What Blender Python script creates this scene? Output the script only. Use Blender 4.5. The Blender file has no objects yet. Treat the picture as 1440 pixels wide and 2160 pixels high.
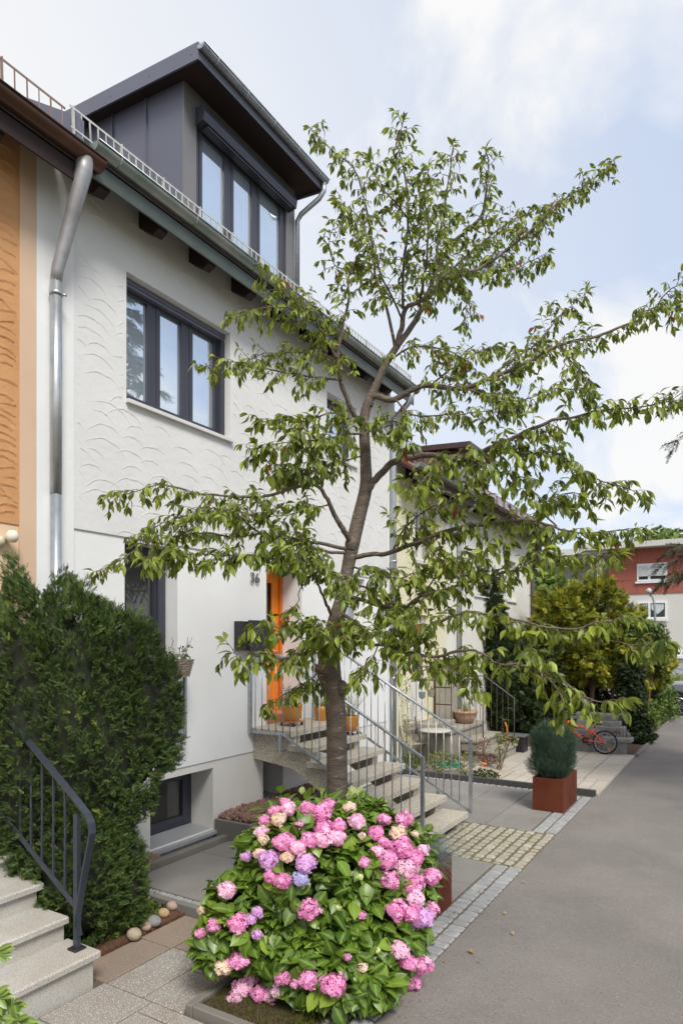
import bpy, math, random
import numpy as np
from mathutils import Vector, Matrix

# ------------------------------------------------------------------ camera, world, sun
S = bpy.context.scene
H = 2.27; FPX = 1390.0; TH = math.radians(31.36)
FW = np.array([-math.sin(TH), math.cos(TH), 0.0]); RT = np.array([math.cos(TH), math.sin(TH), 0.0])
cd = bpy.data.cameras.new('camera'); cam = bpy.data.objects.new('camera', cd); S.collection.objects.link(cam)
cam.location = (0, 0, H); cam.rotation_euler = (math.radians(90), 0, TH)
cd.sensor_fit = 'HORIZONTAL'; cd.sensor_width = 36; cd.lens = 36 * FPX / 1440
cd.shift_x = 0; cd.shift_y = (1351 - 1080) / 1440.0
cd.clip_start = 0.05; cd.clip_end = 600
cd.dof.use_dof = True; cd.dof.focus_distance = 6.2; cd.dof.aperture_fstop = 5.0
S.camera = cam

W = bpy.data.worlds.new("World"); S.world = W; W.use_nodes = True
SUN_EL, SUN_AZ = 50.0, 128.0       # azimuth clockwise from +Y
def build_world():
    nt = W.node_tree; nt.nodes.clear(); N = nt.nodes.new; L = nt.links.new
    out = N('ShaderNodeOutputWorld'); bg = N('ShaderNodeBackground'); sky = N('ShaderNodeTexSky')
    sky.sky_type = 'NISHITA'; sky.sun_disc = False
    sky.sun_elevation = math.radians(SUN_EL); sky.sun_rotation = math.radians(SUN_AZ)
    sky.air_density = 1.0; sky.dust_density = 0.6; sky.ozone_density = 1.6
    tc = N('ShaderNodeTexCoord')
    sep = N('ShaderNodeSeparateXYZ'); L(tc.outputs['Generated'], sep.inputs[0])
    # flat cloud layer: direction divided by height
    az = N('ShaderNodeMath'); az.operation = 'MAXIMUM'; L(sep.outputs['Z'], az.inputs[0]); az.inputs[1].default_value = 0.06
    ad = N('ShaderNodeMath'); ad.operation = 'ADD'; L(az.outputs[0], ad.inputs[0]); ad.inputs[1].default_value = 0.22
    cmb = N('ShaderNodeCombineXYZ')
    for i, k in enumerate('XY'):
        dv = N('ShaderNodeMath'); dv.operation = 'DIVIDE'; L(sep.outputs[k], dv.inputs[0]); L(ad.outputs[0], dv.inputs[1]); L(dv.outputs[0], cmb.inputs[i])
    mp = N('ShaderNodeMapping'); L(cmb.outputs[0], mp.inputs[0]); mp.inputs['Scale'].default_value = (1.0, 0.55, 1); mp.inputs['Rotation'].default_value = (0, 0, 0.9); mp.inputs['Location'].default_value = (2.3, 0.4, 0)
    n1 = N('ShaderNodeTexNoise'); L(mp.outputs[0], n1.inputs['Vector']); n1.inputs['Scale'].default_value = 1.7; n1.inputs['Detail'].default_value = 9; n1.inputs['Roughness'].default_value = 0.56; n1.inputs['Distortion'].default_value = 0.5
    r1 = N('ShaderNodeValToRGB'); L(n1.outputs['Fac'], r1.inputs[0]); r1.color_ramp.elements[0].position = 0.40; r1.color_ramp.elements[1].position = 0.57
    # brighter, thicker veil towards the left (-X) and the zenith
    m2 = N('ShaderNodeMapRange'); L(sep.outputs['X'], m2.inputs[0]); m2.inputs[1].default_value = 0.1; m2.inputs[2].default_value = -0.75; m2.inputs[3].default_value = 0.0; m2.inputs[4].default_value = 1.0
    mx = N('ShaderNodeMath'); mx.operation = 'MAXIMUM'; L(r1.outputs[0], mx.inputs[0]); L(m2.outputs[0], mx.inputs[1])
    fl = N('ShaderNodeMath'); fl.operation = 'MULTIPLY_ADD'; L(mx.outputs[0], fl.inputs[0]); fl.inputs[1].default_value = 0.32; fl.inputs[2].default_value = 0.66
    cl = N('ShaderNodeMix'); cl.data_type = 'RGBA'
    n2 = N('ShaderNodeTexNoise'); L(mp.outputs[0], n2.inputs['Vector']); n2.inputs['Scale'].default_value = 2.1; n2.inputs['Detail'].default_value = 5
    r2 = N('ShaderNodeMapRange'); L(n2.outputs['Fac'], r2.inputs[0]); r2.inputs[1].default_value = 0.3; r2.inputs[2].default_value = 0.7
    av = N('ShaderNodeMath'); av.operation = 'MULTIPLY_ADD'; L(r2.outputs[0], av.inputs[0]); av.inputs[1].default_value = 0.15; sc2 = N('ShaderNodeMath'); sc2.operation = 'MULTIPLY'; L(mx.outputs[0], sc2.inputs[0]); sc2.inputs[1].default_value = 0.88; L(sc2.outputs[0], av.inputs[2]); L(av.outputs[0], cl.inputs[0])
    cl.inputs[6].default_value = (4.2, 5.0, 6.5, 1); cl.inputs[7].default_value = (6.15, 6.1, 6.0, 1)
    mix = N('ShaderNodeMix'); mix.data_type = 'RGBA'; L(fl.outputs[0], mix.inputs[0]); L(sky.outputs[0], mix.inputs[6]); L(cl.outputs[2], mix.inputs[7])
    L(mix.outputs[2], bg.inputs[0]); bg.inputs[1].default_value = 0.125; L(bg.outputs[0], out.inputs[0])
build_world()
sd = bpy.data.lights.new('sun', 'SUN'); sun = bpy.data.objects.new('sun', sd); S.collection.objects.link(sun)
sd.energy = 2.9; sd.angle = math.radians(20); sd.color = (1.0, 0.96, 0.90)
_a, _e = math.radians(SUN_AZ), math.radians(SUN_EL)
sun.rotation_euler = Vector((math.sin(_a) * math.cos(_e), math.cos(_a) * math.cos(_e), math.sin(_e))).to_track_quat('Z', 'Y').to_euler()
S.view_settings.view_transform = 'Standard'; S.view_settings.look = 'None'; S.view_settings.exposure = 0.36; S.view_settings.gamma = 1.0

# ------------------------------------------------------------------ helpers
rng = np.random.default_rng(7); random.seed(7)
U = lambda a, b: random.uniform(a, b)
def at(x, y, Z):           # a point measured in the photograph at depth Z
    p = (FW + RT * ((x - 720) / FPX)) * Z; return np.array([p[0], p[1], H - (y - 1351) / FPX * Z])

def link(o, parent=None):
    S.collection.objects.link(o)
    if parent: o.parent = parent
    return o
def tag(o, label=None, cat=None, group=None, kind=None):
    if label: o['label'] = label
    if cat: o['category'] = cat
    if group: o['group'] = group
    if kind: o['kind'] = kind
    return o
def thing(name, label, cat, loc=(0, 0, 0), rz=0, group=None):
    o = bpy.data.objects.new(name, None); o.empty_display_size = 0.1; link(o); o.location = loc; o.rotation_euler[2] = rz
    return tag(o, label, cat, group)
def copy_tree(o, parent=None):
    c = o.copy(); link(c, parent)
    for ch in list(o.children): copy_tree(ch, c)
    return c

class MB:
    def __init__(s): s.v = []; s.f = []; s.r = []; s.sm = []; s.cur = 0.5; s.uvw = None
    def add(s, vs, fs, smooth=False):
        b = len(s.v); s.v += [tuple(map(float, p)) for p in vs]; s.r += [s.cur] * len(vs)
        s.f += [tuple(i + b for i in f) for f in fs]; s.sm += [smooth] * len(fs); return s
    def box(s, x0, x1, y0, y1, z0, z1):
        vs = [(x, y, z) for z in (z0, z1) for y in (y0, y1) for x in (x0, x1)]
        return s.add(vs, [(0, 2, 3, 1), (4, 5, 7, 6), (0, 1, 5, 4), (2, 6, 7, 3), (0, 4, 6, 2), (1, 3, 7, 5)])
    def bevbox(s, x0, x1, y0, y1, z0, z1, b=0.008):
        # box with a chamfer round its top edge and vertical edges
        vs = []
        for z, i in ((z0, 0), (z1 - b, 0), (z1, b)):
            vs += [(x0 + b + i * .3, y0 + i, z), (x1 - b - i * .3, y0 + i, z), (x1 - i, y0 + b + i * .3, z), (x1 - i, y1 - b - i * .3, z), (x1 - b - i * .3, y1 - i, z), (x0 + b + i * .3, y1 - i, z), (x0 + i, y1 - b - i * .3, z), (x0 + i, y0 + b + i * .3, z)]
        fs = [tuple(range(16, 24)), tuple(reversed(range(8)))]
        for k in (0, 8):
            for i in range(8): j = (i + 1) % 8; fs.append((k + i, k + j, k + 8 + j, k + 8 + i))
        return s.add(vs, fs)
    def hexa(s, p):   # 8 points, bottom 4 ccw then top 4
        return s.add(p, [(3, 2, 1, 0), (4, 5, 6, 7), (0, 1, 5, 4), (1, 2, 6, 5), (2, 3, 7, 6), (3, 0, 4, 7)])
    def prism(s, poly, axis, a, b):  # poly in the other two axes (cyclic order), extruded along axis
        n = len(poly); f = {'x': lambda p, t: (t, p[0], p[1]), 'y': lambda p, t: (p[0], t, p[1]), 'z': lambda p, t: (p[0], p[1], t)}[axis]
        vs = [f(p, a) for p in poly] + [f(p, b) for p in poly]
        return s.add(vs, [tuple(range(n - 1, -1, -1)), tuple(range(n, 2 * n))] + [(i, (i + 1) % n, n + (i + 1) % n, n + i) for i in range(n)])
    def tube(s, pts, r, n=8, cap=True, squash=None):
        P = [np.array(p, float) for p in pts]; m = len(P); rr = r if isinstance(r, (list, tuple, np.ndarray)) else [r] * m
        vs = []; prev = None
        for i in range(m):
            d = P[min(i + 1, m - 1)] - P[max(i - 1, 0)]; d /= (np.linalg.norm(d) + 1e-9)
            if prev is None:
                u = np.cross(d, (0, 0, 1.0)); 
                if np.linalg.norm(u) < 1e-3: u = np.cross(d, (0, 1.0, 0))
            else: u = prev - d * np.dot(prev, d)
            u /= (np.linalg.norm(u) + 1e-9); prev = u; w = np.cross(d, u)
            for k in range(n):
                a = 2 * math.pi * k / n + math.pi / n; vs.append(P[i] + (u * math.cos(a) + w * math.sin(a)) * rr[i])
        fs = [(i * n + k, i * n + (k + 1) % n, (i + 1) * n + (k + 1) % n, (i + 1) * n + k) for i in range(m - 1) for k in range(n)]
        s.add(vs, fs, n > 5)
        if cap: s.f += [tuple(len(s.v) - len(vs) + k for k in range(n - 1, -1, -1)), tuple(len(s.v) - n + k for k in range(n))]; s.sm += [False] * 2
        return s
    def bar(s, a, b, w, h):  # rectangular bar; w horizontal, h in the vertical plane
        a = np.array(a, float); b = np.array(b, float); d = (b - a) / np.linalg.norm(b - a)
        u = np.cross(d, (0, 0, 1.0)); 
        if np.linalg.norm(u) < 1e-3: u = np.array((1.0, 0, 0))
        u /= np.linalg.norm(u); v = np.cross(u, d); u = u * w / 2; v = v * h / 2
        return s.hexa([a - u - v, a + u - v, b + u - v, b - u - v, a - u + v, a + u + v, b + u + v, b - u + v])
    def lathe(s, prof, c=(0, 0, 0), n=24, smooth=True):
        vs = [(c[0] + r * math.cos(2 * math.pi * k / n), c[1] + r * math.sin(2 * math.pi * k / n), c[2] + z) for r, z in prof for k in range(n)]
        return s.add(vs, [(i * n + k, i * n + (k + 1) % n, (i + 1) * n + (k + 1) % n, (i + 1) * n + k) for i in range(len(prof) - 1) for k in range(n)], smooth)
    def blob(s, c, r, seed=0, amp=.2, n=10, flat=.0):
        rg = np.random.default_rng(seed); ph = rg.uniform(0, 6.28, (5, 3)); fr = rg.uniform(1, 3.2, (5, 3))
        vs = []; r = np.array(r, float)
        for i in range(n + 1):
            th = math.pi * i / n
            for k in range(2 * n):
                a = math.pi * k / n; d = np.array([math.sin(th) * math.cos(a), math.sin(th) * math.sin(a), math.cos(th)])
                q = 1 + amp * float(np.mean(np.sin(fr * d + ph)))
                vs.append(np.array(c) + d * r * q)
        m = 2 * n
        return s.add(vs, [(i * m + k, i * m + (k + 1) % m, (i + 1) * m + (k + 1) % m, (i + 1) * m + k) for i in range(n) for k in range(m)][::1], True)
    def build(s, name, mat, parent=None):
        me = bpy.data.meshes.new(name); me.from_pydata(s.v, [], s.f); 
        a = me.attributes.new('rnd', 'FLOAT', 'POINT'); a.data.foreach_set('value', s.r)
        me.polygons.foreach_set('use_smooth', s.sm)
        me.materials.append(mat); me.update(); me.validate()
        return link(bpy.data.objects.new(name, me), parent)

def scatter(name, tmpl, pos, xd, up, sc, rnd, mat, parent=None, extra=None):
    """one mesh of many copies of a template (verts n x 3, list of faces); xd = direction of +X, up = approximate +Z"""
    tv, tf = tmpl; tv = np.array(tv, float); pos = np.asarray(pos); xd = np.asarray(xd, float); up = np.asarray(up, float)
    xd /= np.linalg.norm(xd, axis=1)[:, None] + 1e-9
    yd = np.cross(up, xd); yd /= np.linalg.norm(yd, axis=1)[:, None] + 1e-9; zd = np.cross(xd, yd)
    sc = np.asarray(sc, float); 
    if sc.ndim == 1: sc = np.stack([sc] * 3, 1)
    t = tv[None] * sc[:, None]
    V = pos[:, None] + t[..., 0:1] * xd[:, None] + t[..., 1:2] * yd[:, None] + t[..., 2:3] * zd[:, None]
    n, m = len(pos), len(tv); V = V.reshape(-1, 3)
    lens = np.array([len(f) for f in tf]); flat = np.concatenate([np.array(f) for f in tf])
    loops = (flat[None] + (np.arange(n) * m)[:, None]).ravel(); starts = np.concatenate([[0], np.cumsum(np.tile(lens, n))[:-1]])
    me = bpy.data.meshes.new(name); me.vertices.add(len(V)); me.vertices.foreach_set('co', V.ravel())
    me.loops.add(len(loops)); me.loops.foreach_set('vertex_index', loops.astype(np.int32))
    me.polygons.add(len(starts)); me.polygons.foreach_set('loop_start', starts.astype(np.int32)); me.polygons.foreach_set('loop_total', np.tile(lens, n).astype(np.int32))
    me.update(calc_edges=True)
    a = me.attributes.new('rnd', 'FLOAT', 'POINT'); a.data.foreach_set('value', np.repeat(np.asarray(rnd, float), m))
    if extra is not None:
        a = me.attributes.new('mid', 'FLOAT', 'POINT'); a.data.foreach_set('value', np.tile(np.asarray(extra, float), n))
    me.polygons.foreach_set('use_smooth', [True] * len(starts)); me.materials.append(mat)
    return link(bpy.data.objects.new(name, me), parent)

# ------------------------------------------------------------------ materials
def C3(c): return (c[0], c[1], c[2], 1)
def mat(name, col, rough=0.6, metal=0.0, var=None, vs=3.0, speck=None, bump=None, rnd=None, spec=0.5, var2=None, vs2=0.6, stretch=None, coat=0):
    """col base; var: second colour mixed by noise of scale vs; speck: list of (scale, threshold, colour) grains; bump: (scale, distance); rnd: colour mixed by the per-piece value"""
    m = bpy.data.materials.new(name); m.use_nodes = True; nt = m.node_tree; N = nt.nodes.new; L = nt.links.new
    b = nt.nodes['Principled BSDF']; b.inputs['Roughness'].default_value = rough; b.inputs['Metallic'].default_value = metal; b.inputs['Specular IOR Level'].default_value = spec
    if coat: b.inputs['Coat Weight'].default_value = coat
    tc = N('ShaderNodeTexCoord'); vec = tc.outputs['Object']
    if stretch:
        mp = N('ShaderNodeMapping'); L(vec, mp.inputs[0]); mp.inputs['Scale'].default_value = stretch; vec = mp.outputs[0]
    last = N('ShaderNodeRGB'); last.outputs[0].default_value = C3(col); last = last.outputs[0]
    def mixc(fac, c2):
        nonlocal last
        x = N('ShaderNodeMix'); x.data_type = 'RGBA'; L(fac, x.inputs[0]); L(last, x.inputs[6]); x.inputs[7].default_value = C3(c2); last = x.outputs[2]
    if rnd:
        at_ = N('ShaderNodeAttribute'); at_.attribute_name = 'rnd'; mixc(at_.outputs['Fac'], rnd)
    def noise(scale, detail=6, lo=.35, hi=.68, rough_=.6):
        n = N('ShaderNodeTexNoise'); L(vec, n.inputs['Vector']); n.inputs['Scale'].default_value = scale; n.inputs['Detail'].default_value = detail; n.inputs['Roughness'].default_value = rough_
        r = N('ShaderNodeMapRange'); L(n.outputs['Fac'], r.inputs[0]); r.inputs[1].default_value = lo; r.inputs[2].default_value = hi; return r.outputs[0], n.outputs['Fac']
    if var: mixc(noise(vs)[0], var)
    if var2: mixc(noise(vs2, 4, .42, .7)[0], var2)
    for sc_, th_, c_ in (speck or []):
        v = N('ShaderNodeTexNoise'); L(vec, v.inputs['Vector']); v.inputs['Scale'].default_value = sc_; v.inputs['Detail'].default_value = 2
        r = N('ShaderNodeMapRange'); L(v.outputs['Fac'], r.inputs[0]); r.inputs[1].default_value = th_; r.inputs[2].default_value = th_ + .04; mixc(r.outputs[0], c_)
    L(last, b.inputs['Base Color'])
    if bump:
        bs = bump if isinstance(bump, list) else [bump]; nrm = None
        for sc_, d_ in bs:
            _, raw = noise(sc_, 5); bp = N('ShaderNodeBump'); bp.inputs['Distance'].default_value = d_; bp.inputs['Strength'].default_value = 1.0; L(raw, bp.inputs['Height'])
            if nrm: L(nrm, bp.inputs['Normal'])
            nrm = bp.outputs[0]
        L(nrm, b.inputs['Normal'])
    return m
def leafmat(name, cols, rough=0.45, trans=0.35, veins=None, spec=.4):
    m = bpy.data.materials.new(name); m.use_nodes = True; nt = m.node_tree; N = nt.nodes.new; L = nt.links.new
    b = nt.nodes['Principled BSDF']; b.inputs['Roughness'].default_value = rough; b.inputs['Specular IOR Level'].default_value = spec
    a = N('ShaderNodeAttribute'); a.attribute_name = 'rnd'; r = N('ShaderNodeValToRGB'); L(a.outputs['Fac'], r.inputs[0])
    el = r.color_ramp.elements; el[0].position = cols[0][0]; el[0].color = C3(cols[0][1]); el[1].position = cols[1][0]; el[1].color = C3(cols[1][1])
    for p, c in cols[2:]: e = el.new(p); e.color = C3(c)
    col = r.outputs[0]
    if veins:
        va = N('ShaderNodeAttribute'); va.attribute_name = 'mid'; x = N('ShaderNodeMix'); x.data_type = 'RGBA'
        pw = N('ShaderNodeMath'); pw.operation = 'POWER'; L(va.outputs['Fac'], pw.inputs[0]); pw.inputs[1].default_value = 5; L(pw.outputs[0], x.inputs[0]); L(col, x.inputs[6]); x.inputs[7].default_value = C3(veins); col = x.outputs[2]
    L(col, b.inputs['Base Color'])
    t = N('ShaderNodeBsdfTranslucent'); hs = N('ShaderNodeHueSaturation'); hs.inputs['Value'].default_value = 1.5; hs.inputs['Hue'].default_value = 0.48; L(col, hs.inputs['Color']); L(hs.outputs[0], t.inputs[0])
    mx = N('ShaderNodeMixShader'); mx.inputs[0].default_value = trans; L(b.outputs[0], mx.inputs[1]); L(t.outputs[0], mx.inputs[2])
    L(mx.outputs[0], nt.nodes['Material Output'].inputs[0]); return m
def glassmat(name, base, refl=0.55, tint=(.9, .95, 1)):
    m = bpy.data.materials.new(name); m.use_nodes = True; nt = m.node_tree; N = nt.nodes.new; L = nt.links.new
    b = nt.nodes['Principled BSDF']; b.inputs['Base Color'].default_value = C3(base); b.inputs['Roughness'].default_value = .4
    g = N('ShaderNodeBsdfGlossy'); g.inputs['Color'].default_value = C3(tint); g.inputs['Roughness'].default_value = 0.01
    tc = N('ShaderNodeTexCoord'); n = N('ShaderNodeTexNoise'); L(tc.outputs['Object'], n.inputs['Vector']); n.inputs['Scale'].default_value = 1.3
    bp = N('ShaderNodeBump'); bp.inputs['Distance'].default_value = 0.004; L(n.outputs['Fac'], bp.inputs['Height']); L(bp.outputs[0], g.inputs['Normal'])
    lw = N('ShaderNodeFresnel'); lw.inputs[0].default_value = 1.5
    ma = N('ShaderNodeMath'); ma.operation = 'MULTIPLY_ADD'; ma.use_clamp = True; L(lw.outputs[0], ma.inputs[0]); ma.inputs[1].default_value = 1.0; ma.inputs[2].default_value = refl
    mx = N('ShaderNodeMixShader'); L(ma.outputs[0], mx.inputs[0]); L(b.outputs[0], mx.inputs[1]); L(g.outputs[0], mx.inputs[2])
    L(mx.outputs[0], nt.nodes['Material Output'].inputs[0]); return m

M = {}
M['white'] = mat('white_render', (.79, .79, .785), .85, var=(.76, .76, .75), vs=1.3, bump=[(160, .0012), (6, .004)], var2=(.74, .73, .71), vs2=.5)
M['stucco'] = mat('scalloped_stucco', (.71, .705, .69), .9, var=(.665, .66, .645), vs=2.0, bump=[(120, .0015), (9, .006)])
M['plinth'] = mat('plinth_render', (.70, .68, .64), .9, var=(.66, .64, .60), vs=2, bump=(140, .0012))
M['orange'] = mat('orange_stucco', (.60, .315, .14), .9, var=(.54, .27, .115), vs=3, bump=[(120, .002), (9, .01)])
M['beige'] = mat('beige_render', (.66, .47, .33), .9, var=(.62, .43, .30), vs=2, bump=(150, .001))
M['peach'] = mat('peach_render', (.74, .55, .36), .9, var=(.70, .51, .33), vs=2, bump=(150, .001))
M['cream'] = mat('cream_stucco', (.70, .66, .47), .9, var=(.64, .60, .42), vs=2, bump=[(120, .0015), (8, .006)])
M['offwhite'] = mat('offwhite_render', (.70, .68, .62), .9, var=(.64, .62, .56), vs=2, bump=(120, .0015))
M['anth'] = mat('anthracite_metal', (.145, .150, .195), .42, .2, var=(.135, .138, .18), vs=1.5, bump=(2.5, .002))
M['anthl'] = mat('light_grey_cladding', (.21, .20, .20), .45, .25, var=(.18, .17, .17), vs=2)
M['frame'] = mat('anthracite_frame', (.045, .048, .065), .38, var=(.04, .042, .056), vs=4)
M['wood'] = mat('dark_brown_wood', (.030, .013, .010), .7, var=(.018, .008, .006), vs=8, stretch=(1, 8, 8))
M['soffit'] = mat('soffit_boards', (.040, .026, .024), .7, var=(.03, .018, .016), vs=6)
M['galv'] = mat('galvanised_steel', (.42, .45, .48), .38, .75, var=(.31, .34, .37), vs=26, var2=(.50, .52, .54), vs2=8)
M['zinc'] = mat('weathered_zinc', (.30, .35, .33), .40, .7, var=(.22, .27, .25), vs=9, var2=(.42, .43, .40), vs2=3)
M['zincd'] = mat('dark_zinc_strip', (.105, .125, .11), .5, .4, var=(.085, .10, .09), vs=5)
M['pipe'] = mat('zinc_pipe', (.44, .48, .52), .36, .7, var=(.36, .40, .44), vs=18, var2=(.55, .56, .56), vs2=3)
M['oldpipe'] = mat('aged_pipe', (.43, .43, .44), .5, .4, var=(.34, .34, .35), vs=7, var2=(.27, .26, .26), vs2=4)
M['browngut'] = mat('brown_gutter', (.085, .040, .026), .35, .3, var=(.06, .028, .02), vs=4, var2=(.12, .06, .04), vs2=2)
M['brownbar'] = mat('brown_guard', (.30, .20, .17), .5, .2, var=(.22, .13, .11), vs=12)
M['whitebar'] = mat('pale_guard', (.62, .62, .58), .45, .3, var=(.48, .48, .44), vs=14)
M['door'] = mat('orange_door', (.80, .23, .012), .38, var=(.72, .19, .01), vs=3)
M['doordk'] = mat('orange_door_frame', (.62, .15, .01), .45)
M['black'] = mat('black_metal', (.020, .018, .022), .45, var=(.026, .024, .028), vs=20)
M['sill'] = mat('aluminium_sill', (.44, .45, .47), .45, .35, var=(.40, .41, .43), vs=3)
M['whitesill'] = mat('white_sill', (.66, .64, .61), .5)
M['glass'] = glassmat('window_glass', (.42, .50, .58), .55)  # pale blue base paints in part of the sky's reflection, plus curtains
M['glassd'] = glassmat('dark_window_glass', (.020, .020, .015), .04)
M['glassn'] = glassmat('neighbour_glass', (.10, .12, .12), .25)
M['curtain'] = mat('pale_curtain', (.55, .60, .62), .8, var=(.45, .5, .52), vs=6, stretch=(1, 12, 1))
M['yellowcl'] = mat('yellow_cloth', (.45, .36, .05), .8)
M['wash'] = mat('washed_concrete', (.54, .49, .40), .9, var=(.48, .43, .35), vs=4, speck=[(90, .56, (.22, .19, .15)), (120, .60, (.60, .56, .48)), (60, .62, (.30, .22, .15))], bump=[(90, .004)])
M['granite'] = mat('light_granite', (.47, .455, .415), .8, var=(.38, .365, .325), vs=2.2, speck=[(260, .58, (.14, .13, .12)), (200, .57, (.62, .60, .56)), (120, .64, (.36, .27, .19))], bump=[(150, .0015)], var2=(.36, .31, .25), vs2=1.4)
M['granpath'] = mat('granite_slabs', (.34, .32, .285), .85, rnd=(.28, .255, .225), var=(.27, .25, .22), vs=3, speck=[(170, .61, (.11, .10, .09)), (110, .58, (.54, .52, .48))], bump=[(120, .0012)], var2=(.25, .205, .165), vs2=1.6)
M['pinkslab'] = mat('pinkish_slabs', (.30, .215, .155), .85, rnd=(.24, .18, .135), var=(.21, .165, .125), vs=3, speck=[(120, .62, (.45, .38, .32))], var2=(.24, .19, .15), vs2=1.3)
M['slab'] = mat('dark_grey_slabs', (.215, .200, .185), .7, rnd=(.255, .238, .22), var=(.185, .172, .158), vs=2.5, var2=(.25, .235, .215), vs2=1.0, bump=(60, .0006))
M['beigeslab'] = mat('beige_slabs', (.50, .45, .38), .85, rnd=(.44, .39, .33), var=(.45, .40, .335), vs=2, var2=(.38, .34, .29), vs2=.8, bump=(80, .001))
M['joint'] = mat('joint_sand', (.13, .11, .08), .95, var=(.10, .085, .06), vs=10)
M['mossjoint'] = mat('mossy_joint', (.13, .12, .045), .95, var=(.16, .12, .07), vs=9)
M['sett'] = mat('grey_setts', (.29, .295, .30), .75, rnd=(.39, .39, .38), var=(.25, .25, .25), vs=14, bump=(50, .003))
M['oldsett'] = mat('old_setts', (.35, .325, .265), .85, rnd=(.45, .42, .35), var=(.29, .265, .21), vs=12, bump=(45, .005))
M['kerb'] = mat('dark_kerb', (.060, .058, .058), .65, var=(.05, .048, .048), vs=8)
M['kerbg'] = mat('grey_kerb', (.20, .185, .165), .8, rnd=(.17, .155, .14), var=(.17, .16, .14), vs=5)
M['asphalt'] = mat('asphalt', (.190, .172, .158), .82, var=(.158, .141, .128), vs=.9, speck=[(130, .665, (.40, .38, .34)), (100, .63, (.095, .085, .075)), (60, .70, (.34, .30, .26))], bump=[(120, .003)], var2=(.235, .212, .19), vs2=.6)
M['soil'] = mat('brown_soil', (.075, .048, .030), .95, var=(.10, .06, .035), vs=9, speck=[(60, .6, (.14, .07, .035))], bump=[(30, .02)])
M['soilr'] = mat('reddish_mulch', (.13, .055, .028), .95, var=(.08, .045, .025), vs=18, speck=[(60, .58, (.22, .10, .05))], bump=[(45, .02)])
M['ground'] = mat('ground', (.10, .10, .05), .95, var=(.12, .11, .07), vs=.6)
M['gravel'] = mat('pale_gravel_bed', (.46, .41, .33), .95, var=(.36, .31, .24), vs=20, speck=[(50, .6, (.25, .2, .15))], bump=(40, .01))
M['lava'] = mat('red_lava_pebbles', (.24, .135, .10), .9, rnd=(.36, .22, .17), var=(.17, .09, .07), vs=20, bump=(60, .004))
M['stoneA'] = mat('river_stone', (.40, .34, .26), .7, rnd=(.30, .28, .26), var=(.33, .26, .19), vs=9, speck=[(90, .63, (.2, .17, .14))])
M['rust'] = mat('rusted_steel', (.105, .026, .012), .85, spec=.2, var=(.075, .018, .009), vs=5, var2=(.135, .038, .017), vs2=1.5, bump=(90, .0008))
M['rail'] = mat('blue_grey_rail', (.070, .082, .105), .36, .45, var=(.055, .065, .085), vs=30)
M['terra'] = mat('ochre_glazed_pot', (.52, .235, .035), .32, var=(.45, .19, .03), vs=5)
M['saucer'] = mat('terracotta', (.46, .19, .10), .7, var=(.38, .16, .09), vs=8)
M['oldterra'] = mat('old_terracotta', (.44, .26, .17), .85, var=(.36, .24, .18), vs=8, bump=(20, .01))
M['wicker'] = mat('wicker', (.25, .20, .16), .8, rnd=(.36, .30, .25), var=(.18, .14, .11), vs=30)
M['bark'] = mat('cherry_bark', (.135, .105, .082), .75, var=(.085, .063, .048), vs=14, var2=(.19, .145, .115), vs2=6, bump=[(22, .012)], stretch=(1, 1, 3.5), speck=[(10, .66, (.30, .29, .25))])
M['twig'] = mat('conifer_trunk', (.22, .13, .085), .9, var=(.13, .075, .05), vs=20, stretch=(4, 4, 1))
M['galvd'] = mat('painted_steel', (.17, .16, .16), .5, .4)
M['concrete'] = mat('old_concrete', (.34, .31, .26), .9, var=(.27, .245, .20), vs=3, var2=(.22, .19, .15), vs2=1.5)
M['block'] = mat('grey_blocks', (.20, .195, .185), .85, rnd=(.30, .29, .27), var=(.17, .165, .155), vs=6)
M['cherry'] = leafmat('cherry_leaf', [(0, (.060, .095, .014)), (1, (.38, .13, .035)), (.30, (.125, .170, .022)), (.62, (.215, .265, .036)), (.86, (.34, .43, .050)), (.955, (.32, .37, .07)), (.97, (.20, .07, .025))], .40, .36, spec=.5)
M['yew'] = leafmat('yew_needles', [(0, (.040, .066, .016)), (1, (.28, .33, .05)), (.55, (.078, .128, .030)), (.93, (.13, .19, .042))], .5, .12)
M['juniper'] = leafmat('juniper_needles', [(0, (.030, .065, .040)), (1, (.095, .155, .095)), (.5, (.052, .100, .060))], .55, .12)
M['thuja'] = leafmat('golden_thuja', [(0, (.075, .10, .012)), (1, (.50, .46, .04)), (.5, (.20, .225, .020)), (.8, (.34, .35, .030))], .55, .22)
M['thujad'] = leafmat('dark_thuja', [(0, (.018, .034, .009)), (1, (.075, .115, .022)), (.6, (.040, .066, .014))], .55, .15)
M['broad'] = leafmat('broad_foliage', [(0, (.045, .075, .014)), (1, (.21, .29, .055)), (.5, (.10, .16, .03))], .5, .3)
M['spruce'] = leafmat('spruce_needles', [(0, (.018, .026, .012)), (1, (.06, .075, .03))], .55, .1)
M['hyd'] = leafmat('hydrangea_leaf', [(0, (.040, .085, .010)), (1, (.27, .38, .04)), (.45, (.090, .160, .016)), (.8, (.155, .255, .024))], .36, .25, veins=(.24, .36, .08), spec=.45)
M['fescue'] = leafmat('blue_fescue', [(0, (.17, .24, .25)), (1, (.46, .33, .16)), (.7, (.36, .44, .44)), (.88, (.36, .42, .38))], .6, .2)
M['herb'] = leafmat('herb_leaf', [(0, (.11, .15, .05)), (1, (.34, .30, .10)), (.6, (.20, .24, .08))], .55, .25)
M['redleaf'] = leafmat('red_shrub', [(0, (.14, .035, .03)), (1, (.30, .09, .06))], .5, .3)
M['rhodo'] = leafmat('rhododendron_leaf', [(0, (.10, .17, .03)), (1, (.19, .28, .06))], .3, .12, veins=(.32, .40, .12))
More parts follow.
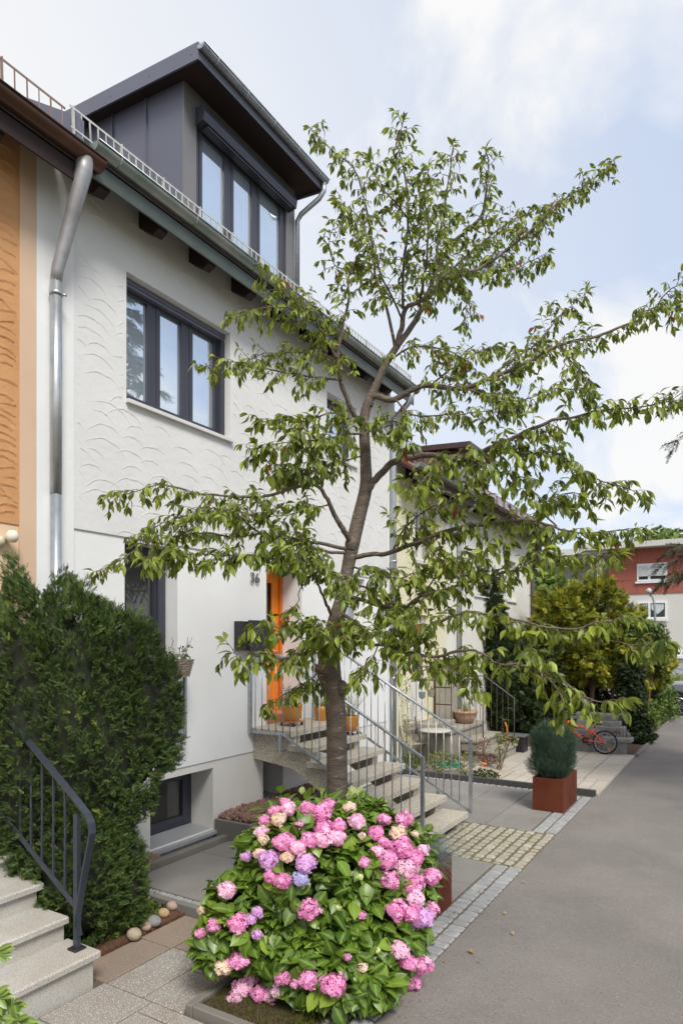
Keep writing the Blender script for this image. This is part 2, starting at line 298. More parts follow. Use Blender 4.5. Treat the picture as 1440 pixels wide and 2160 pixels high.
M['moss'] = leafmat('moss_and_grass', [(0, (.030, .038, .006)), (1, (.12, .135, .02))], .7, .2)
M['deadleaf'] = leafmat('fallen_leaf', [(0, (.30, .17, .07)), (1, (.45, .33, .15))], .7, .2)
def petal(name, a, b): return leafmat(name, [(0, a), (1, b)], .5, .28, veins=None, spec=.3)
M['pink'] = petal('pink_petals', (.70, .21, .46), (.94, .52, .74)); M['rose'] = petal('light_pink_petals', (.84, .42, .62), (.96, .76, .84))
M['mauve'] = petal('mauve_petals', (.60, .30, .62), (.84, .56, .80)); M['blue'] = petal('blue_petals', (.42, .42, .72), (.72, .66, .86))
M['cream2'] = petal('cream_petals', (.76, .70, .42), (.94, .70, .68)); M['lime'] = petal('lime_petals', (.50, .60, .20), (.80, .84, .50))

# ------------------------------------------------------------------ ground, road, paving (the setting)
FX = -5.2            # plane of the facades
def gz(y): return -0.13 - 0.82 * min(1, max(0, (y - 24) / 12.0))
mb = MB(); ys = [-30, 0, 10, 18, 24, 26, 28, 30, 32, 34, 36, 60, 120, 300]; xs = [-300, -60, -30, -12, 0, 12, 30, 60, 300]
for i in range(len(ys) - 1):
    for j in range(len(xs) - 1):
        mb.add([(xs[j], ys[i], gz(ys[i])), (xs[j + 1], ys[i], gz(ys[i])), (xs[j + 1], ys[i + 1], gz(ys[i + 1])), (xs[j], ys[i + 1], gz(ys[i + 1]))], [(0, 1, 2, 3)])
tag(mb.build('ground', M['ground']), kind='structure')
mb = MB(); mb.box(-1.86, 2.6, -6, 24, -.2, -.004)
mb.box(-14, 14, 24.0, 26.6, -.2, -.008)
tag(mb.build('road', M['asphalt']), kind='structure')
def field(name, m, x0, x1, y0, y1, dx, dy, gap=.006, z=0.0, h=.04, stag=.5, jit=0, jz=.0, bev=.004, skip=None, along='y'):
    """slabs or setts laid in rows; real stones with joints"""
    b = MB(); nr = max(1, round((x1 - x0) / dx)) if along == 'y' else max(1, round((y1 - y0) / dy))
    for r in range(nr):
        if along == 'y':
            a0 = x0 + r * (x1 - x0) / nr; a1 = x0 + (r + 1) * (x1 - x0) / nr; p = y0 - (dy * stag if r % 2 else 0) - U(0, jit * 2)
            while p < y1:
                L_ = dy * (1 + U(-jit, jit)) ; q = p + L_; c0, c1 = max(p, y0), min(q, y1)
                if c1 - c0 > dy * .15 and not (skip and skip((a0 + a1) / 2, (c0 + c1) / 2)):
                    b.cur = random.random(); e = jit * .03
                    b.bevbox(a0 + gap / 2 + U(0, e), a1 - gap / 2 - U(0, e), c0 + gap / 2 + U(0, e), c1 - gap / 2 - U(0, e), z - h, z + U(-jz, jz), bev)
                p = q
        else:
            a0 = y0 + r * (y1 - y0) / nr; a1 = y0 + (r + 1) * (y1 - y0) / nr; p = x0 - (dx * stag if r % 2 else 0) - U(0, jit * 2)
            while p < x1:
                q = p + dx * (1 + U(-jit, jit)); c0, c1 = max(p, x0), min(q, x1)
                if c1 - c0 > dx * .15 and not (skip and skip((c0 + c1) / 2, (a0 + a1) / 2)):
                    b.cur = random.random(); e = jit * .03
                    b.bevbox(c0 + gap / 2 + U(0, e), c1 - gap / 2 - U(0, e), a0 + gap / 2 + U(0, e), a1 - gap / 2 - U(0, e), z - h, z + U(-jz, jz), bev)
                p = q
    return tag(b.build(name, m), kind='structure')
def sheet(name, m, x0, x1, y0, y1, z): return tag(MB().box(x0, x1, y0, y1, z - .15, z).build(name, m), kind='structure')
sheet('paving_bed', M['joint'], -5.05, -1.87, 4.19, 10.1, -.012)
inst = lambda x, y: -3.12 < x < -1.9 and 6.5 < y < 7.9
field('pavement', M['slab'], -4.97, -2.16, 7.87, 10.02, .56, .72, z=0, stag=.35, gap=.010)
field('pavement', M['slab'], -4.97, -2.16, 4.26, 6.53, .70, 1.0, z=0, stag=.4, gap=.010, skip=lambda x, y: x > -3.2 and y < 5.2)
field('pavement', M['slab'], -4.97, -3.12, 6.53, 7.87, .62, .67, z=0, stag=.4, gap=.010)
field('cobblestones', M['oldsett'], -3.11, -1.87, 6.54, 7.86, .112, .125, gap=.016, z=.002, jit=.16, jz=.005, bev=.014)
sheet('moss_joints', M['mossjoint'], -3.13, -1.86, 6.52, 7.88, -.008)
for y0, y1 in ((2.9, 6.53), (7.87, 10.0)):
    field('cobblestones', M['sett'], -2.15, -1.865, y0, y1, .142, .105, gap=.014, z=.003, jit=.10, jz=.002, bev=.010)
sheet('sett_bed', M['joint'], -2.17, -1.862, 2.9, 10.08, -.010)
field('cobblestones', M['sett'], -4.9, -2.2, 10.02, 10.10, .10, .085, gap=.012, z=.003, jit=.12, bev=.01, along='x')
field('cobblestones', M['sett'], -4.9, -3.0, 4.17, 4.25, .10, .085, gap=.012, z=.003, jit=.12, bev=.01, along='x')
kb = MB()
for i in range(4): kb.bevbox(-4.95 + i * .78, -4.95 + (i + 1) * .78 - .004, 10.10, 10.16, -.1, .085, .006)
tag(kb.build('kerb', M['kerb']), kind='structure')
kb = MB()
for i in range(5): kb.cur = random.random(); kb.bevbox(-5.08, -5.0, 2.6 + i * 1.0, 3.596 + i * 1.0, -.1, .055, .006)
tag(kb.build('kerb', M['kerbg']), kind='structure')
kb = MB()
for i in range(2): kb.cur = random.random(); kb.bevbox(-4.85 + i * 1.0, -3.856 + i * 1.0, 4.10, 4.165, -.15, .012, .006)
tag(kb.build('kerb', M['kerbg']), kind='structure')
kb = MB(); kb.bevbox(-2.93, -2.0, 3.02, 3.08, -.15, -.01, .006); kb.bevbox(-2.99, -2.935, 3.02, 4.1, -.15, -.01, .006)
tag(kb.build('kerb', M['kerbg']), kind='structure')
# lower path of granite slabs in front of the left stairs
sheet('path_bed', M['joint'], -4.6, -1.87, -1.5, 4.1, -.085)
field('path', M['granpath'], -3.72, -1.87, -.6, 3.0, .44, .62, z=-.065, stag=.4, gap=.012)
field('path', M['granpath'], -3.70, -3.0, 3.0, 3.62, .44, .62, z=-.066, stag=.3, gap=.012)
field('path', M['pinkslab'], -4.05, -3.705, 3.0, 4.095, .35, .60, z=-.067, stag=.3, gap=.012)
field('path', M['pinkslab'], -3.70, -3.0, 3.625, 4.095, .35, .47, z=-.068, stag=.3, gap=.012)
# planting beds
sheet('soil', M['soilr'], -5.05, -4.06, 2.97, 4.1, -.05)
sheet('soil', M['soil'], -2.93, -2.17, 3.08, 4.12, -.034); sheet('soil', M['soil'], -3.3, -2.2, 4.12, 5.3, -.034)
sheet('gravel_bed', M['gravel'], -5.19, -3.35, 10.16, 11.2, .03)
sheet('terrace_bed', M['joint'], -5.19, -1.8, 10.16, 14.0, -.01)
field('terrace', M['beigeslab'], -3.34, -1.80, 10.17, 11.2, .20, .40, z=.03, stag=.5, gap=.014, jz=.002)
field('terrace', M['beigeslab'], -5.1, -1.80, 11.2, 13.95, .40, .20, z=.03, stag=.5, gap=.014, jz=.002)
sheet('soil', M['soil'], -9, -1.75, 14.0, 23.5, -.005)
kb = MB(); kb.bevbox(-1.80, -1.74, 14.0, 23.6, -.1, .05); tag(kb.build('kerb', M['kerbg']), kind='structure')
# ------------------------------------------------------------------ houses
def wallx(mb, X, y0, y1, z0, z1, holes=(), thick=.3):
    """street-facing wall surface at X with reveals; holes = (y0,y1,z0,z1,depth)"""
    ys = sorted({y0, y1, *[v for h in holes for v in h[:2] if y0 < v < y1]}); zs = sorted({z0, z1, *[v for h in holes for v in h[2:4] if z0 < v < z1]})
    for i in range(len(ys) - 1):
        for j in range(len(zs) - 1):
            yc, zc = (ys[i] + ys[i + 1]) / 2, (zs[j] + zs[j + 1]) / 2
            if any(h[0] < yc < h[1] and h[2] < zc < h[3] for h in holes): continue
            mb.add([(X, ys[i], zs[j]), (X, ys[i + 1], zs[j]), (X, ys[i + 1], zs[j + 1]), (X, ys[i], zs[j + 1])], [(0, 1, 2, 3)])
    for a, b, c, d, t in holes:
        q = X - t
        mb.add([(X, a, c), (q, a, c), (q, a, d), (X, a, d)], [(0, 1, 2, 3)]); mb.add([(X, b, c), (q, b, c), (q, b, d), (X, b, d)], [(3, 2, 1, 0)])
        mb.add([(X, a, d), (X, b, d), (q, b, d), (q, a, d)], [(0, 1, 2, 3)]); mb.add([(X, a, c), (X, b, c), (q, b, c), (q, a, c)], [(3, 2, 1, 0)])
    # rim so the sheet has a visible thickness at its own edges
    for (a, b) in (((y0, z0), (y1, z0)), ((y1, z0), (y1, z1)), ((y1, z1), (y0, z1)), ((y0, z1), (y0, z0))):
        mb.add([(X, *a), (X, *b), (X - .04, *b), (X - .04, *a)], [(3, 2, 1, 0)])
    return mb
def window(parent, X, y0, y1, z0, z1, splits=(), fm=None, gm=None, fw=.055, sash=.05, name='window', open_=None):
    fm = fm or M['frame']; gm = gm or M['glass']; b = MB()
    b.box(X - .06, X, y0, y0 + fw, z0, z1); b.box(X - .06, X, y1 - fw, y1, z0, z1); b.box(X - .058, X - .002, y0 + fw, y1 - fw, z1 - fw, z1); b.box(X - .058, X - .002, y0 + fw, y1 - fw, z0, z0 + fw)
    ed = [y0 + fw] + [v for s_ in splits for v in (s_ - fw * .55, s_ + fw * .55)] + [y1 - fw]
    for s_ in splits: b.box(X - .06, X + .004, s_ - fw * .55, s_ + fw * .55, z0 + fw + .001, z1 - fw - .001)
    w = b.build(name, fm, parent)
    for i in range(0, len(ed), 2):
        a, c = ed[i], ed[i + 1]; lo, hi = z0 + fw, z1 - fw; s = MB(); q = X + .008
        s.box(q - .05, q, a + .004, a + sash, lo + .004, hi - .004); s.box(q - .05, q, c - sash, c - .004, lo + .004, hi - .004)
        s.box(q - .048, q - .003, a + sash, c - sash, lo + .004, lo + sash); s.box(q - .048, q - .003, a + sash, c - sash, hi - sash, hi - .004)
        s.build('sash', fm, w)
        MB().box(X - .035, X - .025, a + sash - .01, c - sash + .01, lo + sash - .01, hi - sash + .01).build('pane', gm, w)
    return w
def relief(mb, X, y0, y1, z0, z1, holes, seed, r=.27, dz=.125, h=.0040, w=.0065, col=.37, miss=.22):
    rg = random.Random(seed); nc = int((y1 - y0) / col) + 2
    for c in range(nc):
        yc0 = y0 + c * col - .12; z = z0 - .1 + rg.uniform(0, dz)
        while z < z1 + .05:
            if rg.random() > miss:
                rr = r * rg.uniform(.62, 1.25); yc = yc0 + rg.uniform(-.11, .11); zc = z - rr + .04
                a0 = math.radians(rg.uniform(112, 150)); a1 = math.radians(rg.uniform(18, 62)); n = 13; pts = []
                for k in range(n + 1):
                    a = a0 + (a1 - a0) * k / n; q = rr * (1 + .012 * math.sin(k * 1.3 + c)); pts.append((yc + q * math.cos(a), zc + q * math.sin(a), a))
                vs, fs = [], []
                for k, (py, pz, a) in enumerate(pts):
                    tp = math.sin(math.pi * (k + .35) / (n + .7)) ** .7; ww = w * tp * rg.uniform(.7, 1.2); hh = h * tp * rg.uniform(.7, 1.25)
                    ny, nz = math.cos(a), math.sin(a)
                    # ridge: gentle slope inside, sharp lip outside
                    vs += [(X, py - ny * ww * 2.2, pz - nz * ww * 2.2), (X + hh, py, pz), (X, py + ny * ww * .15, pz + nz * ww * .15)]
                ok = all(y0 + .01 < p[0] < y1 - .01 and z0 + .01 < p[1] < z1 - .01 and not any(a_ - .03 < p[0] < b_ + .03 and c_ - .06 < p[1] < d_ + .03 for a_, b_, c_, d_ in holes) for p in pts)
                if not ok:  # keep the longest run that is allowed
                    run = [all((y0 + .01 < p[0] < y1 - .01, z0 + .01 < p[1] < z1 - .01)) and not any(a_ - .03 < p[0] < b_ + .03 and c_ - .06 < p[1] < d_ + .03 for a_, b_, c_, d_ in holes) for p in pts]
                else: run = [True] * (n + 1)
                for k in range(n):
                    if run[k] and run[k + 1]: b = k * 3; fs += [(b, b + 3, b + 4, b + 1), (b + 1, b + 4, b + 5, b + 2)]
                if fs: mb.add(vs, fs)
            z += dz * rg.uniform(.75, 1.3)
    return mb
def gutter(parent, m, X, z, y0, y1, r=.075, step=.9, name='gutter', flip=1, brackets=True):
    """half-round gutter hanging along Y; z is its top edge, X its street-side edge"""
    b = MB(); n = 10; xc = X - r; vs = []
    for y in (y0, y1):
        for k in range(n + 1):
            a = math.pi * k / n; vs.append((xc + r * math.cos(a), y, z - r * math.sin(a)))
        for k in range(n, -1, -1):
            a = math.pi * k / n; vs.append((xc + (r - .004) * math.cos(a), y, z - (r - .004) * math.sin(a)))
    m2 = 2 * n + 2
    b.add(vs, [(k, (k + 1) % m2, m2 + (k + 1) % m2, m2 + k) for k in range(m2)], True)
    for y in (y0, y1): b.add([(xc + r * math.cos(math.pi * k / n), y, z - r * math.sin(math.pi * k / n)) for k in range(n + 1)], [tuple(range(n + 1))])
    b.tube([(X + .004, y0, z), (X + .004, y1, z)], .008, 6)
    g = b.build(name, m, parent)
    if brackets:
        y = y0 + .25
        while y < y1 - .05:
            q = MB(); q.tube([(xc + (r + .004) * math.cos(math.pi * k / 8), y, z - (r + .004) * math.sin(math.pi * k / 8)) for k in range(9)] , .006, 5)
            y += step; q.build('gutter_bracket', m, g)
    return g
def guard(parent, m, X, z0, z1, y0, y1, sp=.085, name='snow_guard', seed=1):
    b = MB(); rg = random.Random(seed); b.bar((X, y0, z1), (X, y1, z1), .006, .018); b.bar((X + .02, y0, z0 + .01), (X + .02, y1, z0 + .01), .006, .014)
    y = y0 + .03; k = 0
    while y < y1:
        ax = X + .015; b.bar((ax, y + rg.uniform(-.003, .003), z0 - .02), (X + .002, y, z1), .004, .016) if k % 6 else b.bar((ax, y, z0 - .04), (X + .002, y, z1 + .01), .008, .03)
        y += sp; k += 1
    return b.build(name, m, parent)
SL = .65
def eaves(parent, ze, y0, y1, ridge=-9.3, tile=None, rafters=None, gm=None, gz_=None, zi=None):
    """roof slab rising from the eave (top z = ze at X=-4.80), boards below, rafter ends, fascia strip"""
    zr = lambda X: ze + (-4.80 - X) * SL
    b = MB(); b.prism([(-4.80, zr(-4.80) - .05), (-4.80, zr(-4.80)), (ridge, zr(ridge)), (2 * ridge + 4.8, ze), (2 * ridge + 4.8, ze - .05), (ridge, zr(ridge) - .05)], 'y', y0, y1); b.build('roof', tile, parent)
    b = MB(); b.prism([(-4.84, zr(-4.84) - .10), (-4.84, zr(-4.84) - .055), (-5.5, zr(-5.5) - .055), (-5.5, zr(-5.5) - .10)], 'y', y0, y1); b.build('soffit', M['soffit'], parent)
    MB().box(-4.835, -4.815, y0, y1, ze - .20, ze - .055).build('fascia', zi or M['zincd'], parent)
    for y in rafters or []:
        b = MB(); b.prism([(-4.90, zr(-4.90) - .24), (-4.86, zr(-4.86) - .12), (-5.5, zr(-5.5) - .105), (-5.5, zr(-5.5) - .33), (-4.98, zr(-4.98) - .33)], 'y', y - .055, y + .055); b.build('rafter', M['wood'], parent)
M['roof'] = mat('dark_roof_tiles', (.07, .05, .05), .7, var=(.05, .035, .035), vs=5)
M['rooft'] = mat('red_brown_tiles', (.20, .065, .045), .7, var=(.14, .045, .035), vs=5)
def shell(parent, y0, y1, z1, m, xb=-13.6, x0=-5.26):
    b = MB(); b.box(xb, xb + .25, y0, y1, -.3, z1); b.box(xb + .25, x0, y0, y0 + .2, -.3, z1); b.box(xb + .25, x0, y1 - .2, y1, -.3, z1); b.box(xb + .25, x0 - .36, y0 + .2, y1 - .2, z1 - .2, z1 - .02)
    b.box(x0 - .62, x0 - .60, y0 + .2, y1 - .2, -.3, z1 - .2)
    b.build('side_walls', m, parent)

# --- the white house
hw = thing('row_house', 'white rendered row house with scalloped upper stucco, dark dormer and orange door', 'house', (0, 0, 0))
Y0, Y1 = 3.47, 10.28; ZS = 3.29; XU = FX + .015; XP_ = FX - .012
whole = [(4.44, 5.98, 4.65, 5.91, .17), (8.1, 8.95, 5.0, 5.91, .17)]
wallx(MB(), FX, 3.842, 10.0, .89, ZS, [(4.43, 5.14, 1.24, 3.257, .22), (6.69, 7.48, 1.19, 3.275, .40), (8.32, 9.25, 2.3, 3.25, .14)]).build('wall', M['white'], hw)
up = MB(); wallx(up, XU, 3.842, 10.0, ZS, 6.72, whole)
relief(up, XU, 3.86, 9.98, ZS + .01, 6.5, [(a, b, c - .04, d) for a, b, c, d, _ in whole], 3)
up.build('upper_wall', M['stucco'], hw)
wallx(MB(), XP_, 3.842, 10.0, -.1, .888, [(4.77, 5.71, .095, .80, .36), (6.635, 7.06, .22, .795, .5)]).build('plinth', M['plinth'], hw)
MB().box(FX - .1, FX + .022, Y0, 3.84, -.1, 6.72).build('corner_strip', M['white'], hw); MB().box(FX - .1, FX + .018, 10.002, Y1, -.1, 6.4).build('corner_strip', M['white'], hw)
shell(hw, Y0, Y1, 6.7, M['white'])
eaves(hw, 6.50, 3.60, Y1, tile=M['roof'], rafters=[3.95 + .70 * k for k in range(9)])
gutter(hw, M['zinc'], -4.70, 6.56, 3.73, 10.30, .078, .95)
guard(hw, M['whitebar'], -4.86, 6.60, 6.80, 3.56, 10.28)
b = MB(); b.prism([(-4.84, 6.53), (-4.84, 6.74), (-9.2, 6.74 + 4.36 * SL), (-9.2, 6.5 + 4.36 * SL)], 'y', 3.62, 3.69); b.build('verge_flashing', M['anth'], hw)
# windows of the white house
w1 = window(hw, XU - .155, 4.44, 5.98, 4.65, 5.91, (4.93, 5.42), fw=.06, sash=.055)
MB().box(XU - .15, XU + .045, 4.43, 6.0, 4.612, 4.648).build('sill', M['whitesill'], w1)
b = MB(); b.box(XU - .15, XU - .09, 4.445, 5.975, 5.83, 5.905); b.box(XU - .088, XU - .080, 4.445, 5.975, 5.86, 5.905); b.build('blind_casing', M['anth'], w1)
b = MB(); b.box(XU - .15, XU - .085, 5.915, 5.975, 4.66, 5.83); b.build('guide_rail', M['frame'], w1)
w2 = window(hw, XU - .155, 8.1, 8.95, 5.0, 5.91, (), fw=.06)
MB().box(XU - .15, XU + .04, 8.09, 8.96, 4.965, 4.998).build('sill', M['whitesill'], w2)
w3 = window(hw, FX - .20, 4.43, 5.14, 1.24, 3.257, (), gm=M['glassd'], fw=.075, sash=.07)
MB().box(FX - .19, FX - .16, 5.02, 5.12, 1.26, 3.18).build('guide_rail', M['frame'], w3)
w4 = window(hw, XP_ - .34, 4.77, 5.71, .095, .80, (), gm=M['glassd'], fw=.075, sash=.07)
b = MB(); b.prism([(XP_ - .33, .065), (XP_ - .33, .125), (XP_ + .06, .085), (XP_ + .06, .05)], 'y', 4.76, 5.74); b.build('sill', M['sill'], w4)
b = MB()
for k in range(8): b.cur = .5; b.box(XP_ - .345, XP_ - .338, 5.32 + k * .006, 5.335 + k * .02, .2 + k * .05, .255 + k * .05)
w5 = window(hw, XP_ - .48, 6.635, 7.06, .22, .795, (), gm=M['glassd'], fw=.06)
b = MB(); b.prism([(XP_ - .47, .19), (XP_ - .47, .25), (XP_ + .05, .215), (XP_ + .05, .18)], 'y', 6.62, 7.08); b.build('sill', M['sill'], w5)
w6 = window(hw, FX - .12, 8.32, 9.25, 2.3, 3.25, (8.8,), fm=M['whitesill'], gm=M['glassn'])
# door
XD = FX - .36
dr = MB(); dr.box(XD - .05, XD, 6.70, 7.42, 1.30, 1.98); dr.box(XD - .05, XD, 6.70, 6.86, 1.98, 3.2); dr.box(XD - .05, XD, 7.27, 7.42, 1.98, 3.2); dr.box(XD - .05, XD, 6.86, 7.27, 3.06, 3.2)
dr.box(XD - .05, XD, 6.86, 7.27, 1.98, 2.38)
for y in (6.9, 7.08, 7.26, 7.37): dr.box(XD, XD + .012, y, y + .018, 1.36, 2.3)
dr.box(XD, XD + .02, 6.86, 7.40, 2.36, 2.42); dr.box(XD, XD + .018, 7.25, 7.28, 2.42, 3.06)
door = dr.build('door', M['door'], hw)
MB().box(XD - .03, XD - .02, 6.86, 7.27, 2.40, 3.06).build('pane', M['glassd'], door)
b = MB(); b.box(XD - .04, XD + .035, 7.42, 7.478, 1.30, 3.2); b.box(XD - .04, XD + .03, 6.692, 7.42, 3.2, 3.27); b.build('door_frame', M['doordk'], door)
b = MB(); b.tube([(XD + .0, 7.36, 2.12), (XD + .05, 7.36, 2.12), (XD + .055, 7.25, 2.12)], .011, 8); b.tube([(XD, 7.36, 2.03), (XD + .016, 7.36, 2.03)], .028, 12); b.build('handle', M['galv'], door)
b = MB(); b.box(FX - .40, FX - .002, 6.692, 7.478, 1.192, 1.296); b.build('threshold', M['saucer'], hw)
# house number 36
def digit_curve(txt, loc, size, m, parent, name):
    c = bpy.data.curves.new(name, 'FONT'); c.body = txt; c.size = size; c.extrude = .006; c.resolution_u = 6
    o = bpy.data.objects.new(name, c); S.collection.objects.link(o)
    dg = bpy.context.evaluated_depsgraph_get(); me = bpy.data.meshes.new_from_object(o.evaluated_get(dg)); bpy.data.objects.remove(o)
    n = bpy.data.objects.new(name, me); link(n, parent); me.materials.clear(); me.materials.append(m)
    n.location = loc; n.rotation_euler = (math.radians(90), 0, math.radians(90)); return n
digit_curve('36', (FX + .02, 6.345, 2.985), .185, M['galvd'], hw, 'house_number')
# dormer
DX, GX = -5.8, -5.42; DY0, DY1 = 5.84, 8.14; RS = .085
zd = lambda X: 9.10 + (-DX + X) * -RS if False else 9.08 + (DX - X) * RS
b = MB()
dm = hw
for ya in (DY0, DY1 - .06): MB().prism([(DX, 6.9), (DX, zd(DX)), (-9.2, zd(-9.2)), (-9.2, 9.0), (DX - .02, 6.9)], 'y', ya, ya + .06).build('dormer_side', M['anth'], hw)
b = MB()
for x in (-6.44, -7.07, -7.70, -8.33):
    MB().box(x - .006, x + .006, DY0 - .028, DY0, 6.9, zd(x) - .002).build('standing_seam', M['anth'], hw); MB().box(x - .006, x + .006, DY1, DY1 + .028, 6.9, zd(x) - .002).build('standing_seam', M['anth'], hw)
b = MB(); b.box(DX - .02, DX + .006, DY0 - .004, 6.05, 6.9, 8.88); b.box(DX - .02, DX + .006, DY0 - .004, DY1 + .004, 8.884, zd(DX) - .003); b.box(DX - .02, DX + .006, 7.93, DY1 + .004, 6.9, 8.88)
for z in (8.6, 8.0, 7.5): b.tube([(DX + .006, 5.98, z), (DX + .009, 5.98, z)], .006, 6)
b.build('corner_cladding', M['anthl'], dm)
b = MB(); b.prism([(GX + .02, zd(GX) - .0), (GX + .02, zd(GX) + .10), (-9.5, zd(-9.5) + .10), (-9.5, zd(-9.5))], 'y', DY0 - .16, DY1 + .16)
rf = b.build('dormer_roof', M['soffit'], dm)
b = MB(); b.prism([(GX + .03, zd(GX) - .03), (GX + .03, zd(GX) + .17), (-9.5, zd(-9.5) + .17), (-9.5, zd(-9.5) - .03)], 'y', DY0 - .185, DY0 - .161)
b.prism([(GX + .03, zd(GX) - .03), (GX + .03, zd(GX) + .17), (-9.5, zd(-9.5) + .17), (-9.5, zd(-9.5) - .03)], 'y', DY1 + .161, DY1 + .185)
b.box(GX + .021, GX + .035, DY0 - .16, DY1 + .16, zd(GX) - .03, zd(GX) + .09)
for x in (-5.5, -6.2, -6.9, -7.6): b.tube([(x, DY0 - .186, zd(x) + .06), (x, DY0 - .190, zd(x) + .06)], .007, 6)
b.build('verge_board', M['anth'], dm)
gutter(dm, M['galv'], GX + .13, zd(GX) + .12, DY0 - .19, DY1 + .19, .055, .55)
b = MB(); b.tube([(GX + .075, DY1 + .13, zd(GX) + .06), (GX + .07, DY1 + .13, zd(GX) - .06), (GX + .0, DY1 + .11, zd(GX) - .16), (DX + .10, DY1 + .04, zd(GX) - .34), (DX + .03, DY1 + .04, zd(GX) - .42), (DX + .03, DY1 + .04, 7.0)], .038, 10); b.build('downpipe', M['galv'], dm)
window(dm, DX - .02, 6.052, 7.925, 7.1, 8.74, (6.68, 7.24), fw=.065, sash=.055)
b = MB(); b.prism([(DX + .0, 8.88), (DX + .14, 8.86), (DX + .16, 8.78), (DX + .14, 8.68), (DX, 8.66)], 'y', 6.03, 8.0); b.box(DX + .02, DX + .13, 6.12, 7.9, 8.645, 8.66)
b.build('roller_shutter_box', M['frame'], dm)
b = MB(); b.box(DX - .035, DX - .026, 6.11, 6.63, 8.42, 8.56); b.box(DX - .035, DX - .026, 6.73, 7.18, 8.42, 8.56)
# mailbox, pipe
b = MB(); b.bevbox(FX + .002, FX + .10, 6.06, 6.60, 2.15, 2.50, .004); mbx = b.build('mailbox', M['black']); tag(mbx, 'black rectangular mailbox on the white wall beside the orange door', 'mailbox')
MB().bevbox(FX + .102, FX + .135, 6.20, 6.62, 2.135, 2.515, .004).build('lid', M['black'], mbx)
b = MB(); xr, yr = FX + .09, 10.10
b.tube([(-4.78, yr, 6.50), (-4.78, yr, 6.38), (-4.84, yr, 6.28), (xr - .02, yr, 6.02), (xr, yr, 5.9), (xr, yr, .05)], .05, 12)
b.tube([(xr, yr, 3.6), (xr, yr, 3.64)], .06, 12); b.tube([(xr, yr, 1.6), (xr, yr, 1.64)], .06, 12)
b.build('downpipe', M['pipe'], hw)
# french balcony grille
b = MB(); gy0, gy1 = 4.3, 5.12; gx = FX + .13
for y in (gy0, gy1): b.bar((gx, y, 1.24), (gx, y, 2.12), .03, .03)
for z in (1.255, 2.11): b.bar((gx, gy0, z), (gx, gy1, z), .03, .03); 
for y in (gy0, gy1): b.bar((FX, y, 1.33), (gx, y, 1.33), .02, .02)
k = gy0 + .1
while k < gy1 - .03: b.bar((gx, k, 1.26), (gx, k, 2.1), .012, .012); k += .1
b.build('window_guard', M['galv'], hw)

# --- the orange neighbour
ho = thing('row_house', 'orange and beige row house with brown gutter at the left edge', 'house')
om = MB(); wallx(om, FX + .01, -5.0, 3.315, 3.24, 6.6, []); relief(om, FX + .01, .8, 3.31, 3.26, 6.5, [], 11, r=.36, dz=.07, h=.007, w=.010, col=.42, miss=.12); om.build('upper_wall', M['orange'], ho)
wallx(MB(), FX, -5.0, 3.315, -.1, 3.238, []).build('wall', M['peach'], ho)
b = MB(); b.box(FX - .1, FX + .02, 3.317, 3.468, -.1, 6.55); b.build('corner_strip', M['beige'], ho)
shell(ho, -5, 3.466, 6.5, M['peach'])
eaves(ho, 6.36, -5, 3.60, tile=M['roof'], rafters=[2.95, 2.1, 1.3, .5], zi=M['wood'])
gutter(ho, M['browngut'], -4.68, 6.41, -5, 3.80, .085, 40)
guard(ho, M['brownbar'], -4.86, 6.46, 6.74, -4, 3.52, .105, seed=5)
b = MB(); b.tube([(-4.77, 3.64, 6.36), (-4.78, 3.64, 6.25), (-4.86, 3.63, 6.05), (-5.10, 3.615, 5.50), (-5.115, 3.613, 5.40)], [.072, .070, .064, .052, .05], 14); dp = b.build('downpipe_elbow', M['oldpipe'], ho)
b = MB(); b.tube([(-5.115, 3.613, 5.42), (-5.115, 3.613, 3.55)], .05, 14); b.tube([(-5.115, 3.613, 3.56), (-5.115, 3.613, .05)], .046, 14); b.tube([(-5.115, 3.613, 5.28), (-5.115, 3.613, 5.31)], .058, 14); b.tube([(-5.08, 3.65, 5.295), (-5.06, 3.68, 5.295)], .012, 6); b.build('downpipe', M['pipe'], ho)
lm = thing('wall_lamp', 'small cream globe lamp on the peach wall below the orange stucco', 'lamp', (FX, 3.2, 3.12))
MB().lathe([(0, -.05), (.03, -.047), (.047, -.02), (.05, 0), (.047, .02), (.03, .047), (0, .05)], (.10, 0, 0), 20).build('globe', mat('cream_globe', (.75, .70, .56), .35), lm)
b = MB(); b.lathe([(0, -.045), (.03, -.04), (.042, 0), (.03, .04), (0, .045)], (.03, -.06, -.04), 16); b.tube([(.0, 0, -.01), (.09, 0, -.02)], .022, 10); b.build('bracket', mat('cream_bracket', (.55, .49, .36), .5), lm)

# --- cream house and the off-white house beyond
ZE = 5.25
hc = thing('row_house', 'cream stucco row house with its stairs and landing beyond the white house', 'house')
cm = MB(); hol = [(11.15, 12.15, 3.75, 4.83, .16), (10.95, 11.75, .75, 2.75, .14)]
wallx(cm, FX, Y1 + .002, 12.6, -.1, ZE + .2, hol); relief(cm, FX, Y1 + .02, 12.58, 2.9, ZE, [h[:4] for h in hol], 21, h=.006, miss=.2); cm.build('wall', M['cream'], hc)
MB().box(FX - .1, FX + .02, 12.602, 13.298, -.1, ZE + .1).build('corner_strip', M['offwhite'], hc)
shell(hc, Y1 + .002, 13.298, ZE + .1, M['cream'])
eaves(hc, ZE, Y1 + .01, 13.3, tile=M['rooft'], rafters=[10.8, 11.6, 12.4], zi=M['wood'])
gutter(hc, M['zinc'], -4.70, ZE + .06, Y1 + .02, 13.45, .078, .8)
guard(hc, M['brownbar'], -4.86, ZE + .1, ZE + .36, Y1 + .05, 13.3)
wc = window(hc, FX - .13, 11.15, 12.15, 3.75, 4.83, (11.65,), fm=M['whitesill'], gm=M['glassn'])
